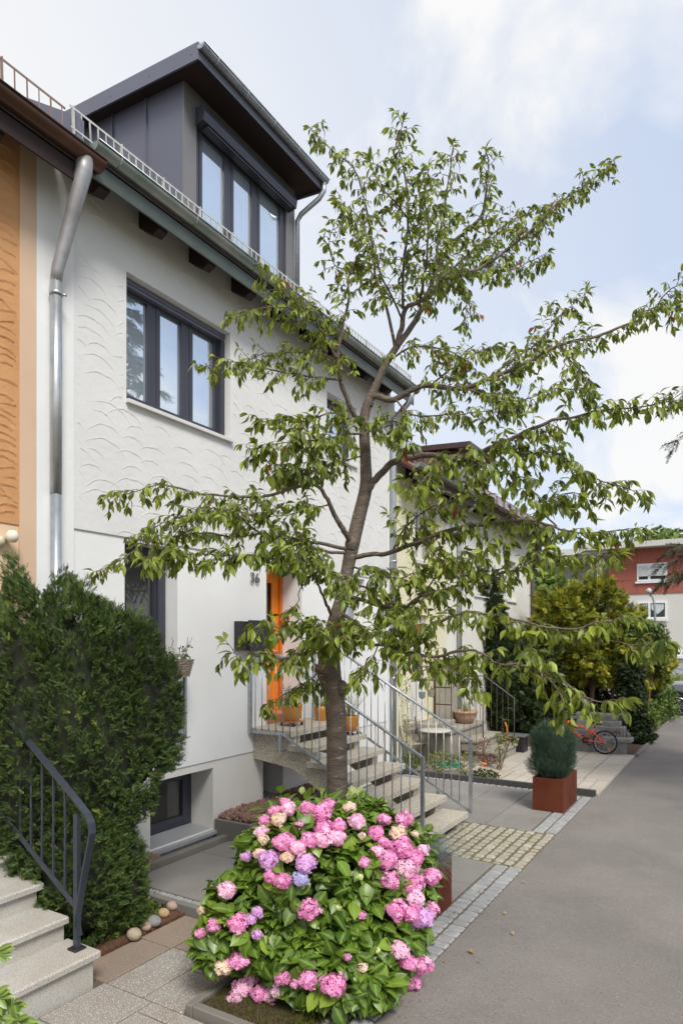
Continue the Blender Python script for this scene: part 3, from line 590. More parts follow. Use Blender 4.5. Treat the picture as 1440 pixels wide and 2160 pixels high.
MB().box(FX - .12, FX + .04, 11.13, 12.17, 3.715, 3.748).build('sill', M['whitesill'], wc)
b = MB(); b.box(FX - .13, FX - .08, 10.96, 11.74, .76, 2.74); dc = b.build('door', mat('white_door', (.66, .64, .60), .5), hc)
MB().box(FX - .078, FX - .070, 11.25, 11.5, 1.5, 2.55).build('pane', M['glassn'], dc)
b = MB(); b.tube([(-4.78, 13.2, ZE), (-4.78, 13.2, ZE - .15), (-4.9, 13.2, ZE - .25), (FX + .08, 13.2, ZE - .42), (FX + .08, 13.2, ZE - .6), (FX + .08, 13.2, 0)], .05, 10); b.build('downpipe', M['pipe'], hc)
ho2 = thing('row_house', 'off-white end row house with brown gutter and small brown dormer', 'house')
cm = MB(); hol = [(16.7, 17.5, 3.3, 4.35, .15), (14.3, 15.3, 3.3, 4.35, .15), (16.7, 17.5, 1.0, 2.2, .15)]
wallx(cm, FX, 13.3, 19.0, -.1, ZE + .2, hol); relief(cm, FX, 13.32, 18.5, 2.9, ZE, [h[:4] for h in hol], 22, h=.004, miss=.3); cm.build('wall', M['offwhite'], ho2)
shell(ho2, 13.3, 19.0, ZE + .1, M['offwhite'])
for h in hol:
    wc = window(ho2, FX - .13, *h[:4], ((h[0] + h[1]) / 2,), fm=M['whitesill'], gm=M['glassn']); MB().box(FX - .12, FX + .04, h[0] - .02, h[1] + .02, h[2] - .035, h[2] - .002).build('sill', M['whitesill'], wc)
eaves(ho2, ZE, 13.3, 19.1, tile=M['rooft'], rafters=[14, 15, 16, 17, 18, 18.9], zi=M['wood'])
gutter(ho2, M['browngut'], -4.70, ZE + .06, 13.47, 19.3, .078, .8)
guard(ho2, M['brownbar'], -4.86, ZE + .1, ZE + .36, 13.3, 19.1)
b = MB(); b.tube([(-4.78, 19.2, ZE + .02), (-4.80, 19.15, ZE - .08), (FX + .06, 18.92, ZE - .5), (FX + .06, 18.92, ZE - .62), (FX + .06, 18.92, 0)], .055, 10); b.build('downpipe', mat('brown_downpipe', (.12, .085, .09), .5), ho2)
b = MB(); b.box(-8.5, -5.9, 15.0, 15.06, 5.6, 6.85); b.box(-8.5, -5.9, 16.6, 16.66, 5.6, 6.85); b.box(-8.5, -5.9, 15.06, 16.6, 5.6, 5.66); b.prism([(-5.5, 6.86), (-5.5, 6.98), (-9.2, 7.2), (-9.2, 7.05)], 'y', 14.85, 16.8)
dm2 = b.build('dormer', mat('brown_cladding', (.075, .045, .045), .5, var=(.06, .035, .035), vs=3), ho2)
window(dm2, -5.9, 15.07, 16.59, 5.7, 6.84, (15.8,), fm=M['whitesill'], gm=M['glassn'])
b = MB(); b.box(-7.4, -6.9, 13.5, 14.0, 6.2, 7.6); b.build('chimney', mat('chimney_brick', (.25, .08, .06), .8), ho2)

# --- red and white building at the end
YB = 40.0
hr = thing('apartment_building', 'red panelled upper storey over pale lower storeys at the end of the path', 'building')
rm = mat('red_panels', (.36, .105, .075), .7, var=(.33, .095, .068), vs=.8); gm_ = M['glassd']
def bx(x, y, Y=YB): s = Y / (FW + RT * ((x - 720) / FPX))[1]; p = at(x, y, s); return p[0], p[2]
XL, zt = bx(1283, 1160); ZR = bx(1343, 1253)[1]; ZT = bx(1343, 1158)[1]
b = MB()
def wally(mb, Y, x0, x1, z0, z1, holes=(), depth=.15):
    xs_ = sorted({x0, x1, *[v for h in holes for v in h[:2]]}); zs_ = sorted({z0, z1, *[v for h in holes for v in h[2:]]})
    for i in range(len(xs_) - 1):
        for j in range(len(zs_) - 1):
            xc, zc = (xs_[i] + xs_[i + 1]) / 2, (zs_[j] + zs_[j + 1]) / 2
            if any(h[0] < xc < h[1] and h[2] < zc < h[3] for h in holes): continue
            mb.box(xs_[i], xs_[i + 1], Y, Y + depth, zs_[j], zs_[j + 1])
wx0, wz1 = bx(1343, 1190); wx1, wz0 = bx(1407, 1224)
wally(b, YB, XL, 9, ZR, ZT, [(wx0, wx1, wz0, wz1)]); b.box(XL, XL + .15, YB + .15, YB + 9, ZR, ZT); b.build('upper_storey', rm, hr)
b = MB(); pw = (wx1 - wx0)
for x in np.arange(wx0, 9, pw): b.box(x - .015, x + .015, YB - .004, YB - .001, ZR, wz0 - .1); b.box(x - .015, x + .015, YB - .004, YB - .001, wz1 + .05, ZT)
for z in (ZR + (ZT - ZR) * .30, ZR + (ZT - ZR) * .66): b.box(XL, wx0 - .05, YB - .004, YB - .001, z - .012, z + .012); b.box(wx1 + .05, 9, YB - .004, YB - .001, z - .012, z + .012)
b.build('panel_joint', mat('panel_joint_grey', (.20, .05, .04), .8), hr)
lx0, lz1 = bx(1344, 1270); lx1, lz0 = bx(1406, 1305); kx0, kz1 = bx(1412, 1372); kz0 = bx(1412, 1384)[1]
b = MB(); wally(b, YB + .05, XL - .6, 9, -1.1, ZR - .002, [(lx0, lx1, lz0, lz1), (kx0 - .6, kx0 + 2, kz0, kz1)]); b.box(XL - .6, XL - .45, YB + .2, YB + 9, -1.1, ZR - .002); b.build('lower_storeys', mat('pale_render', (.62, .60, .57), .9), hr)
b = MB(); b.prism([(XL - 1.2, ZT), (9.6, ZT), (9.6, ZT + .30), (XL - 1.2, ZT + .30)], 'y', YB - .9, YB + 9.5); b.build('roof', mat('pale_roof_edge', (.55, .53, .50), .7), hr)
for (a, c, lo, hi, blind) in ((wx0, wx1, wz0, wz1, True), (lx0, lx1, lz0, lz1, False), (kx0 - .6, kx0 + 2, kz0, kz1, False)):
    f = MB(); q = YB - .03; t = .09
    f.box(a, a + t, q, q + .1, lo, hi); f.box(c - t, c, q, q + .1, lo, hi); f.box(a + t, c - t, q, q + .1, hi - t, hi); f.box(a + t, c - t, q, q + .1, lo, lo + t); f.box((a + c) / 2 - .20, (a + c) / 2 - .08, q - .003, q + .1, lo + t, hi - t); f.box(a - .08, c + .08, q - .08, q, lo - .12, lo - .02)
    w = f.build('window', mat('white_window_frame', (.78, .78, .80), .5), hr)
    MB().box(a + t, c - t, q + .05, q + .06, lo + t, hi - t).build('pane', gm_, w)
    if blind:
        s = MB(); n = 14
        for k in range(n): z = hi - t - (k + 1) * (hi - lo - .35) / n; s.box(a + t, c - t, q - .03, q - .008, z + .012, z + (hi - lo - .35) / n)
        s.build('roller_blind', mat('white_blind', (.80, .81, .83), .6), w)
    elif hi - lo > .6:
        s = MB(); m_ = (a + c) / 2 - .14
        for (p0, p1) in ((a + t + .1, m_ - .1), (m_ + .1, c - t - .05)):
            mid = (p0 + p1) / 2; s.add([(p0, q + .04, hi - t - .04), (p1, q + .04, hi - t - .04), (p1, q + .04, lo + .55), (mid, q + .04, lo + .25), (p0, q + .04, lo + .55)], [(0, 1, 2, 3, 4)])
        s.build('curtain', M['curtain'], w)
gx0, gz1 = bx(1400, 1393)
b = MB(); z = gz1 + .25
while z > -1.1: b.box(gx0, 8, YB - .03, YB + .04, z - .34, z - .02); z -= .36
b.build('garage_door', mat('garage_door_grey', (.42, .44, .48), .6), hr)
# balcony with post to the left of the red storey
b = MB(); x0, z1 = bx(1210, 1172); b.box(XL - 5.5, XL - .02, YB - .4, YB + 6, z1, z1 + .35); b.box(XL - 5.5, XL - .7, YB - .45, YB + 6, ZR + .2, ZR + .4); b.box(XL - 5.5, XL - .02, YB + 5.8, YB + 6, -1.1, z1)
b.box(XL - .55, XL - .30, YB - .35, YB - .15, ZR - 3, z1); b.build('balcony', mat('pale_balcony', (.60, .59, .56), .7), hr)
# ------------------------------------------------------------------ foliage templates
def leaf_t(w=.2, fold=.3, curl=.25, prof=((0, 0), (.22, .78), (.5, 1.0), (.78, .62), (1, 0)), wave=0):
    v, f, mid = [], [], []; n = len(prof)
    for s_, q in prof: v.append((s_, 0, -curl * s_ * s_)); mid.append(1)
    for sg in (1, -1):
        for i, (s_, q) in enumerate(prof[1:-1]): v.append((s_, sg * w * q, -curl * s_ * s_ + fold * w * q + (wave * (-1) ** i))); mid.append(0)
    k = n - 2
    for sg, b in ((0, n), (1, n + k)):
        fs = [(0, 1, b)] + [(i, i + 1, b + i, b + i - 1) for i in range(1, k)] + [(k, k + 1, b + k - 1)]
        f += [tuple(reversed(q)) if sg else q for q in fs]
    return v, f, mid
def sprig_t(n=9, L=.26, w=.030, ang=50, droop=.12, taper=True, stem=.008, seed=0):
    v, f = [], []; rg = random.Random(seed)
    v += [(0, -stem, 0), (0, stem, 0), (1, 0, -droop)]; f.append((0, 1, 2))
    for i in range(n):
        x = (i + .6) / n; z0 = -droop * x * x; l = L * (1 - .45 * x if taper else 1)
        for sg in (1, -1):
            a = math.radians(ang * rg.uniform(.8, 1.15)); dx, dy = math.cos(a) * l, sg * math.sin(a) * l; dz = l * rg.uniform(-.15, .45); b = len(v)
            v += [(x - w, 0, z0), (x + w, 0, z0), (x + dx, dy, z0 + dz)]; f.append((b, b + 1, b + 2))
    return v, f
def fan_t(n=7, seed=0, w=.05):
    v, f = [], []; rg = random.Random(seed)
    def rh(x0, y0, a, l, z, ww):
        dx, dy = math.cos(a) * l, math.sin(a) * l; px_, py_ = -math.sin(a) * ww, math.cos(a) * ww; b = len(v)
        v.extend([(x0, y0, z), (x0 + dx * .55 + px_, y0 + dy * .55 + py_, z + .02), (x0 + dx, y0 + dy, z - .05), (x0 + dx * .55 - px_, y0 + dy * .55 - py_, z - .01)]); f.append((b, b + 1, b + 2, b + 3))
    rh(0, 0, 0, 1, 0, w * .8)
    for i in range(n):
        x = .12 + .75 * i / n; 
        for sg in (1, -1): rh(x, 0, sg * math.radians(rg.uniform(28, 50)), .48 * (1 - .55 * x) * rg.uniform(.8, 1.2), rg.uniform(-.05, .06), w)
    return v, f
def blade_t(w=.012, curl=.5, n=4):
    v, f = [], []
    for i in range(n): s_ = i / n; v += [(s_, -w * (1 - s_), -curl * s_ * s_), (s_, w * (1 - s_), -curl * s_ * s_)]
    v.append((1, 0, -curl)); f = [(2 * i, 2 * i + 1, 2 * i + 3, 2 * i + 2) for i in range(n - 1)] + [(2 * n - 2, 2 * n - 1, 2 * n)]
    return v, f
nrm_ = lambda a: a / (np.linalg.norm(a, axis=-1, keepdims=True) + 1e-9)
def rdir(n): return nrm_(rng.normal(size=(n, 3)))
def crown_pts(ells, n, shell=(.82, 1.05), cut=.80, zmin=None, lump=.10, seed=0):
    """points near the outside of a union of ellipsoids (centre, radii) with lumps"""
    rg = np.random.default_rng(seed); P, Nn = [], []; c = np.array([e[0] for e in ells], float); r = np.array([e[1] for e in ells], float)
    area = (r[:, 0] * r[:, 1]) ** .8 + (r[:, 0] * r[:, 2]) ** .8; area /= area.sum(); k1 = rg.uniform(2.5, 7, (6, 3)) / float(np.mean(r)) * .8; ph = rg.uniform(0, 6.28, 6)
    got = 0
    while got < n:
        m = n * 2; i = rg.choice(len(ells), m, p=area); d = nrm_(rg.normal(size=(m, 3))); q = rg.uniform(shell[0], shell[1], m)[:, None]
        surf = c[i] + d * r[i]; lu = 1 + lump * np.mean(np.sin(surf @ k1.T + ph), axis=1)[:, None] * 2.2
        p = c[i] + d * r[i] * q * lu; ok = np.ones(m, bool)
        for j in range(len(ells)): ok &= ~((np.linalg.norm((p - c[j]) / r[j], axis=1) < cut) & (i != j))
        if zmin is not None: ok &= p[:, 2] > zmin
        P.append(p[ok]); Nn.append(nrm_(d / r[i])[ok]); got += int(ok.sum())
    return np.concatenate(P)[:n], np.concatenate(Nn)[:n]
def foliage(name, tmpl, ells, n, size, m, parent, up=.35, jitter=.45, seed=0, shell=(.75, 1.06), cut=.8, zmin=.02, lump=.1, rmean=.5, rsd=.22, out=1.0, clump=0):
    if clump:   # tufts: groups of sprigs sharing an origin
        p, d = crown_pts(ells, n // clump, shell, cut, zmin, lump, seed); p = np.repeat(p, clump, 0); d = np.repeat(d, clump, 0); base = np.repeat(rng.normal(rmean, rsd, n // clump), clump)
        p = p + rng.normal(size=p.shape) * np.mean(size) * .25
    else: p, d = crown_pts(ells, n, shell, cut, zmin, lump, seed); base = rng.normal(rmean, rsd, len(p))
    m_ = len(p); dd = nrm_(d * out + np.array([0, 0, up]) + rng.normal(size=(m_, 3)) * jitter)
    upv = nrm_(d + np.array([0, 0, .6]) + rng.normal(size=(m_, 3)) * .35)
    return scatter(name, tmpl, p - dd * np.mean(size) * .5, dd, upv, rng.uniform(size[0], size[1], m_), np.clip(base + rng.normal(size=m_) * .08, 0, .999), m, parent)
def core(name, ells, m, parent, k=.72):  # solid dark blobs added inside a crown in place of its shaded depth
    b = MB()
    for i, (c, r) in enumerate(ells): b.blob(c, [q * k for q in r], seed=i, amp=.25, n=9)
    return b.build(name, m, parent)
YEW = sprig_t(8, .34, .046, 50, .10); YEW2 = sprig_t(8, .20, .034, 40, .05, seed=3); FAN = fan_t(6); SPR = sprig_t(14, .26, .040, 55, .25, seed=5)

# ------------------------------------------------------------------ yew beside the left steps
yt = thing('yew_bush', 'big dark green yew bush between the granite steps and the white house', 'bush', at(170, 1950, 5.0) * [1, 1, 0])
O = np.array(yt.location)
def E_(px, Z, zc, rl, rd, rv): p = at(px, 1351, Z); return (np.array([p[0], p[1], zc]) - O, (rl, rd, rv))
ye = [E_(-40, 5.15, 1.42, .50, .42, 1.13), E_(70, 5.12, 1.50, .42, .36, 1.27), E_(160, 5.12, 1.55, .38, .36, 1.10), E_(230, 5.18, 1.58, .31, .33, 1.00), E_(290, 5.25, 1.66, .24, .28, .78), E_(338, 5.32, 1.66, .15, .22, .50),
      E_(212, 5.12, .65, .24, .26, .60), E_(275, 5.2, .36, .12, .16, .40), E_(170, 5.05, .5, .36, .34, .62), E_(40, 5.2, .8, .4, .3, .8), E_(110, 5.2, 2.0, .36, .34, .80), E_(15, 5.2, 1.9, .34, .34, .74), E_(195, 5.2, 1.85, .30, .3, .72), E_(262, 5.2, 1.85, .24, .26, .66)]
foliage('foliage', YEW, ye, 78000, (.028, .058), M['yew'], yt, up=.55, jitter=.48, seed=1, shell=(.86, 1.03), cut=.88, rmean=.42, rsd=.22, clump=8, lump=.12)
# upright leading shoots on top
tops = []; 
for (px, Z, zt, n) in ((455 / 3, 5.0, 2.74, 9), (180, 5.05, 2.66, 7), (205, 5.1, 2.58, 8), (240, 5.2, 2.60, 6), (275, 5.2, 2.58, 8), (70, 4.95, 2.60, 6), (110, 5.0, 2.6, 7), (10, 4.9, 2.62, 8), (330, 5.3, 2.28, 6), (350, 5.35, 2.18, 6)):
    for k in range(n): p = at(px + U(-16, 16), 1351, Z); tops.append((p[0], p[1], zt - U(.02, .22)))
tops = np.array(tops) - O; n = len(tops)
scatter('leading_shoot', YEW, tops - [0, 0, .10], nrm_(np.array([[0, 0, 1.0]]) + rng.normal(size=(n, 3)) * .16), rdir(n), rng.uniform(.09, .16, n), rng.uniform(.4, .9, n), M['yew'], yt)
core('dark_core', ye, mat('yew_inner', (.018, .022, .010), .95), yt, .74)  # dark filler blobs stand in for the shade inside the yew

# ------------------------------------------------------------------ granite steps and railing at the left
gs = thing('granite_steps', 'light speckled granite steps climbing left out of the frame', 'steps', (-3.7, 2.2, 0)); o = (-3.7, 2.2)
for k in range(7):
    xn = -3.71 - .31 * k; z = .17 * (k + 1)
    b = MB(); b.bevbox(xn - .36 - o[0], xn - o[0], .7 - o[1], 2.97 - .02 * (k % 2) - o[1], z - .045, z, .012); b.build('tread', M['granite'], gs)
    b = MB(); b.box(xn - .34 - o[0], xn - .035 - o[0], .72 - o[1], 2.925 - o[1], -.1 if k == 0 else z - .175, z - .046); b.build('riser', M['granite'], gs)
rl = thing('railing', 'dark blue-grey flat bar railing with twisted balusters beside the granite steps', 'railing', (-3.865, 2.889, .17)); ox = np.array([-3.865, 2.889, .17])
hp = [(-5.6, 2.26), (-4.33, 1.49), (-3.93, 1.225), (-3.76, 1.105), (-3.715, 1.05), (-3.705, .985), (-3.79, .676), (-3.858, .40), (-3.862, .33), (-3.845, .262)]
b = MB()
def ribbon(b, pts, y, w, t):
    vs = []; P = [np.array(p, float) for p in pts]
    for i, p in enumerate(P):
        d = P[min(i + 1, len(P) - 1)] - P[max(i - 1, 0)]; d /= np.linalg.norm(d); nn = np.array([-d[1], d[0]]) * t / 2
        for sx, sy in ((1, -1), (1, 1), (-1, 1), (-1, -1)): q = p + nn * sx; vs.append((q[0], y + sy * w / 2, q[1]))
    m = len(P); b.add(vs, [(i * 4 + k, i * 4 + (k + 1) % 4, i * 4 + 4 + (k + 1) % 4, i * 4 + 4 + k) for i in range(m - 1) for k in range(4)] + [(3, 2, 1, 0), (4 * m - 4, 4 * m - 3, 4 * m - 2, 4 * m - 1)])
ribbon(b, [(p[0] - ox[0], p[1] - ox[2]) for p in hp], 0, .050, .014); b.build('handrail', M['rail'], rl)
zrail = lambda x: 1.225 + (-3.93 - x) * .662
b = MB(); b.box(-.02, .02, -.015, .015, 0, .92); b.build('post', M['rail'], rl)
b = MB(); b.bevbox(-.045, .045, -.045, .045, 0, .014, .004); b.build('base_plate', M['black'], rl)
b = MB(); b.bar((-.02, 0, .29), (-1.7, 0, .29 + 1.68 * .60), .012, .035); b.build('lower_rail', M['rail'], rl)
for k in range(1, 13):
    x = -3.865 - .128 * k; zb = .17 + .29 + .128 * k * .60; ztp = zrail(x) - .01; b = MB(); n = 40; vs = []
    for i in range(n + 1):
        z = zb + (ztp - zb) * i / n; f_ = (i / n - .38) / .24; a = math.radians(45) + (max(0, min(1, f_)) * math.pi * 4)
        for j in range(4): vs.append((x - ox[0] + .0085 * math.cos(a + j * math.pi / 2), .0085 * math.sin(a + j * math.pi / 2), z - ox[2]))
    b.add(vs, [(i * 4 + j, i * 4 + (j + 1) % 4, i * 4 + 4 + (j + 1) % 4, i * 4 + 4 + j) for i in range(n) for j in range(4)]); b.build('baluster', M['rail'], rl)

# ------------------------------------------------------------------ main stairs
ms = thing('staircase', 'washed concrete stairs with open treads and galvanised railings up to the orange door', 'stairs', (-4, 7, 0)); o = np.array([-4., 7., 0])
b = MB(); b.bevbox(FX + .002 + 4, -4.57 + 4, 6.36 - 7, 7.70 - 7, 1.12, 1.19, .004); b.build('landing', M['wash'], ms)
noses = [-4.29, -4.02, -3.72, -3.44, -3.15, -2.87]
for k, xn in enumerate(noses):
    z = 1.02 - .17 * k; b = MB(); b.bevbox(xn - .335 + 4, xn + 4, 6.36 - 7, 7.69 - 7, z - .065, z, .005); b.build('tread', M['wash'], ms)
for (ya, yb) in ((6.44, 6.58), (7.46, 7.60)):
    pl = [(FX + .004, 1.118), (-4.60, 1.118), (-4.60, .953)]
    for k, xn in enumerate(noses):
        z = 1.02 - .17 * k - .067; pl.append((xn - .06, z)); 
        if k < 5: pl.append((xn - .06, z - .17))
    pl += [(-2.95, -.02), (-3.35, -.02), (-4.62, .74), (FX + .004, .80)]
    # triangulate by slices: build a prism for every step
    b = MB(); top = lambda x: None
    def low(x): return max(-.02, .74 + (-4.62 - x) * .60) if x > -4.62 else .80
    segs = [(FX + .004, -4.60, 1.118)] + [((-4.60 if k == 0 else noses[k - 1] - .06), xn - .06, 1.02 - .17 * k - .067) for k, xn in enumerate(noses)]
    for (xa, xb, zt) in segs: b.prism([(xa + 4, max(low(xa), -.02)), (xb + 4, low(xb)), (xb + 4, zt), (xa + 4, zt)], 'y', ya - 7, yb - 7)
    b.build('stringer', M['wash'], ms)
def stair_rail(Y, name='railing', posts=True):
    r = None; b = MB(); y = Y - 7
    b.tube([(FX + .01 + 4, y, 2.09), (-4.72 + 4, y, 2.09), (-4.66 + 4, y, 2.07), (-2.87 + 4, y, 1.045)], .017, 8); r = b.build('handrail', M['galv'], ms)
    b = MB(); b.bar((FX + .01 + 4, y, 1.155), (-4.68 + 4, y, 1.155), .012, .032); b.bar((-4.68 + 4, y, 1.155), (-2.87 + 4, y, .165), .012, .032); b.build('lower_rail', M['galv'], r)
    x = FX + .11
    top = lambda x: 2.08 if x < -4.69 else 2.08 - (x + 4.69) * .572
    bot = lambda x: 1.155 if x < -4.68 else 1.155 - (x + 4.68) * .547
    while x < -2.93:
        b = MB(); b.tube([(x + 4, y, bot(x)), (x + 4, y, top(x))], .0062, 6); b.build('baluster', M['galv'], r); x += .104
    for x, z0, z1 in ((FX + .03, 1.13, 2.09), (-2.865, .14, 1.05)): b = MB(); b.box(x + 4 - .018, x + 4 + .018, y - .006 - .012, y + .018, z0, z1); b.build('post', M['galv'], r)
    for x in (-4.72, -4.05, -3.3):
        b = MB(); b.box(x + 4 - .018, x + 4 + .018, y - .005, y + .012, bot(x) - .22, bot(x)); b.box(x + 4 - .018, x + 4 + .018, y + .0, y + (.12 if Y < 7 else -.12), bot(x) - .22, bot(x) - .20); b.build('bracket', M['galv'], r)
stair_rail(6.33); stair_rail(7.75)

# potted plants on plant trolleys
def pot(name, label, loc, r, h, m, trolley, cat='potted plant', rim=None):
    t = thing(name, label, cat, loc)
    MB().lathe([(r * .62, 0), (r * .70, .01), (r * .92, h * .5), (r, h * .93), (r * 1.02, h), (r * .93, h), (r * .9, h * .9), (0, h * .9)], (0, 0, 0), 28).build('pot', m, t)
    return t
def trolley(label, loc, r):
    t = thing('plant_trolley', label, 'trolley', loc, group=None)
    b = MB()
    for k in range(4): b.bar((-r, -r + 2 * r * (k + .5) / 4, .055), (r, -r + 2 * r * (k + .5) / 4, .055), r * .38, .012)
    b.build('platform', M['saucer'], t)
    for sx in (-1, 1):
        for sy in (-1, 1):
            w = MB(); cx_, cy_ = sx * r * .75, sy * r * .75; w.tube([(cx_ - .008, cy_, .022), (cx_ + .008, cy_, .022)], .022, 12); w.box(cx_ - .012, cx_ + .012, cy_ - .006, cy_ + .006, .03, .052); w.build('wheel', M['black'], t)
    return t
trolley('small wheeled trolley under the ochre pot by the orange door', (-4.88, 6.80, 1.19), .12)
p1 = pot('potted_plant', 'ochre glazed pot of rosemary beside the orange door', (-4.88, 6.80, 1.253), .135, .21, M['terra'], None)
def tuft(parent, n, L, m, spread=.5, z=.18, r=.08, t=None, name='plant', rm=(.1, .8), curl=None, up=1.0):
    a = rng.uniform(0, 6.28, n); q = rng.uniform(0, r, n); p = np.stack([np.cos(a) * q, np.sin(a) * q, np.full(n, z)], 1)
    d = nrm_(np.stack([np.cos(a), np.sin(a), np.zeros(n)], 1) * rng.uniform(0, spread, n)[:, None] + np.array([0, 0, up]) + rng.normal(size=(n, 3)) * .12)
    upv = nrm_(np.array([[0, 0, 1.0]]) - np.stack([np.cos(a), np.sin(a), np.zeros(n)], 1) * .8)
    return scatter(name, t or blade_t(), p, d, upv, rng.uniform(L[0], L[1], n), rng.uniform(rm[0], rm[1], n), m, parent)
tuft(p1, 60, (.12, .26), M['juniper'], .9, .19, .09, YEW2)
tuft(p1, 16, (.15, .24), M['herb'], 2.2, .19, .10, YEW2, rm=(.3, .9))
trolley('small wheeled trolley under the ochre pot on the top tread', (-4.45, 7.52, 1.02), .10)
p2 = pot('potted_plant', 'ochre glazed pot with thin upright grass on the top tread', (-4.45, 7.52, 1.083), .115, .19, M['terra'], None)
tuft(p2, 90, (.30, .55), M['herb'], .5, .17, .06, blade_t(.008, .35), rm=(.1, .9))
p3 = thing('potted_plant', 'pale ornamental grass arching behind the cherry trunk on the landing', 'potted plant', (-4.85, 7.45, 1.19))
MB().lathe([(.08, 0), (.10, .12), (.11, .2), (.09, .2), (0, .18)], (0, 0, 0), 24).build('pot', M['terra'], p3)
tuft(p3, 120, (.28, .50), M['herb'], 1.3, .18, .06, blade_t(.007, .7), rm=(.5, 1))

# ------------------------------------------------------------------ hanging basket on the window guard
hb = thing('hanging_basket', 'wicker trough of flowering basil hooked on the window guard', 'basket', (FX + .24, 4.86, 1.90))
b = MB(); nseg = 34
for lvl in range(7):
    z = lvl * .026; s_ = .78 + .22 * lvl / 6
    for par in (0, 1):
        pts = []
        for k in range(nseg + 1):
            a = 2 * math.pi * k / nseg; rr = 1 + (.045 if (k + lvl + par) % 2 else -.045); pts.append((.095 * s_ * rr * np.sign(math.cos(a)) * abs(math.cos(a)) ** .7, .23 * s_ * rr * np.sign(math.sin(a)) * abs(math.sin(a)) ** .7, z + par * .011))
        b.cur = random.random(); b.tube(pts, .0065, 5)
b.build('basket', M['wicker'], hb)
b = MB(); 
for k in range(22):
    a = 2 * math.pi * k / 22; b.tube([(.074 * math.cos(a), .18 * math.sin(a), 0), (.098 * math.cos(a), .235 * math.sin(a), .17)], .005, 5)
b.build('stakes', M['wicker'], hb)
b = MB(); lp, ld = [], []
for k in range(15):
    x, y = U(-.06, .06), U(-.17, .2); h = U(.10, .26); e = (x + U(-.05, .08), y + U(-.05, .12), .15 + h); b.tube([(x, y, .12), ((x + e[0]) / 2, (y + e[1]) / 2, .13 + h * .55), e], .0022, 4)
    for j in range(9): f_ = random.random() * .8; lp.append((x + (e[0] - x) * f_ + U(-.03, .03), y + (e[1] - y) * f_ + U(-.03, .03), .14 + h * f_)); ld.append((U(-1, 1), U(-1, 1), U(-.6, .5)))
b.build('stems', mat('purple_stems', (.12, .08, .09), .7), hb)
lp = np.array(lp); scatter('leaves', leaf_t(.30)[:2], lp, ld, rdir(len(lp)) + [0, 0, 1], rng.uniform(.025, .045, len(lp)), rng.uniform(0, 1, len(lp)), M['herb'], hb)

# ------------------------------------------------------------------ pebbles, stones, raised bed
def pebbles(name, x0, x1, y0, y1, z, n, label, slope=0):
    ico = [(0, 0, 1)] + [(.9 * math.cos(a), .9 * math.sin(a), .45) for a in np.arange(5) * 1.2566] + [(.9 * math.cos(a + .628), .9 * math.sin(a + .628), -.45) for a in np.arange(5) * 1.2566] + [(0, 0, -1)]
    f = [(0, 1 + k, 1 + (k + 1) % 5) for k in range(5)] + [(1 + k, 6 + k, 1 + (k + 1) % 5) for k in range(5)] + [(6 + k, 6 + (k + 1) % 5, 1 + (k + 1) % 5) for k in range(5)] + [(11, 6 + (k + 1) % 5, 6 + k) for k in range(5)]
    p = np.stack([rng.uniform(x0, x1, n), rng.uniform(y0, y1, n), z + rng.uniform(-.01, .035, n)], 1)
    s_ = rng.uniform(.018, .040, n)[:, None] * rng.uniform(.65, 1.3, (n, 3))
    return tag(scatter(name, (ico, f), p, rdir(n), rdir(n), s_, rng.uniform(0, 1, n), M['lava']), label, 'pebbles', None, 'stuff')
pebbles('pebbles', -5.20, -5.085, 4.0, 4.80, .03, 260, 'reddish lava pebbles between the kerb and the wall near the yew')
pebbles('pebbles', -5.20, -4.74, 5.78, 7.9, .22, 1500, 'reddish lava pebbles filling the raised bed under the stairs')
b = MB(); b.bevbox(-5.195, -4.66, 5.715, 5.765, -.1, .215, .006); b.bevbox(-4.71, -4.66, 5.767, 8.0, -.1, .215, .006); b.build('edging', M['kerbg'])
ed = bpy.data.objects['edging']; tag(ed, 'grey concrete edging of the raised pebble bed under the stairs', 'edging')
tag(MB().box(-5.19, -4.712, 5.767, 8.0, -.05, .20).build('soil', M['soil']), kind='structure')
stl = [(283, 1975, 31, 'A'), (307, 1957, 24, 'B'), (324, 1948, 30, 'C'), (345, 1929, 24, 'D'), (363, 1914, 24, 'E'), (318, 1895, 22, 'F'), (278, 1893, 16, 'G')]
sl = ['largest tan river stone at the near end of the bed edge', 'pinkish stone squeezed between the tan and the grey river stones', 'smooth dark grey river stone, third from the near end', 'smooth ochre river stone behind the grey one', 'pinkish speckled stone at the far end of the row', 'mossy tan stone half hidden behind the row of river stones', 'small pale stone under the trailing yew twigs']
sc_ = [(.40, .33, .24), (.40, .28, .20), (.24, .235, .23), (.46, .32, .17), (.42, .30, .25), (.33, .28, .20), (.40, .36, .31)]
for i, (x, y, wpx, _) in enumerate(stl):
    Z = 2.30 * FPX / (y - 1351); p = at(x, y, Z); r = wpx / FPX * Z * .5 * 1.12
    b = MB(); b.blob((0, 0, r * .62), (r, r * .85, r * .72), seed=i + 3, amp=.16, n=12)
    tag(b.build('river_stone', mat('river_stone_surface', sc_[i], .75, var=tuple(c * .72 for c in sc_[i]), vs=14, speck=[(60, .62, tuple(min(1, c * 1.4) for c in sc_[i]))], bump=(30, .004))), sl[i], 'stone', 'river stones edging the bed').location = (p[0], p[1], -.055)

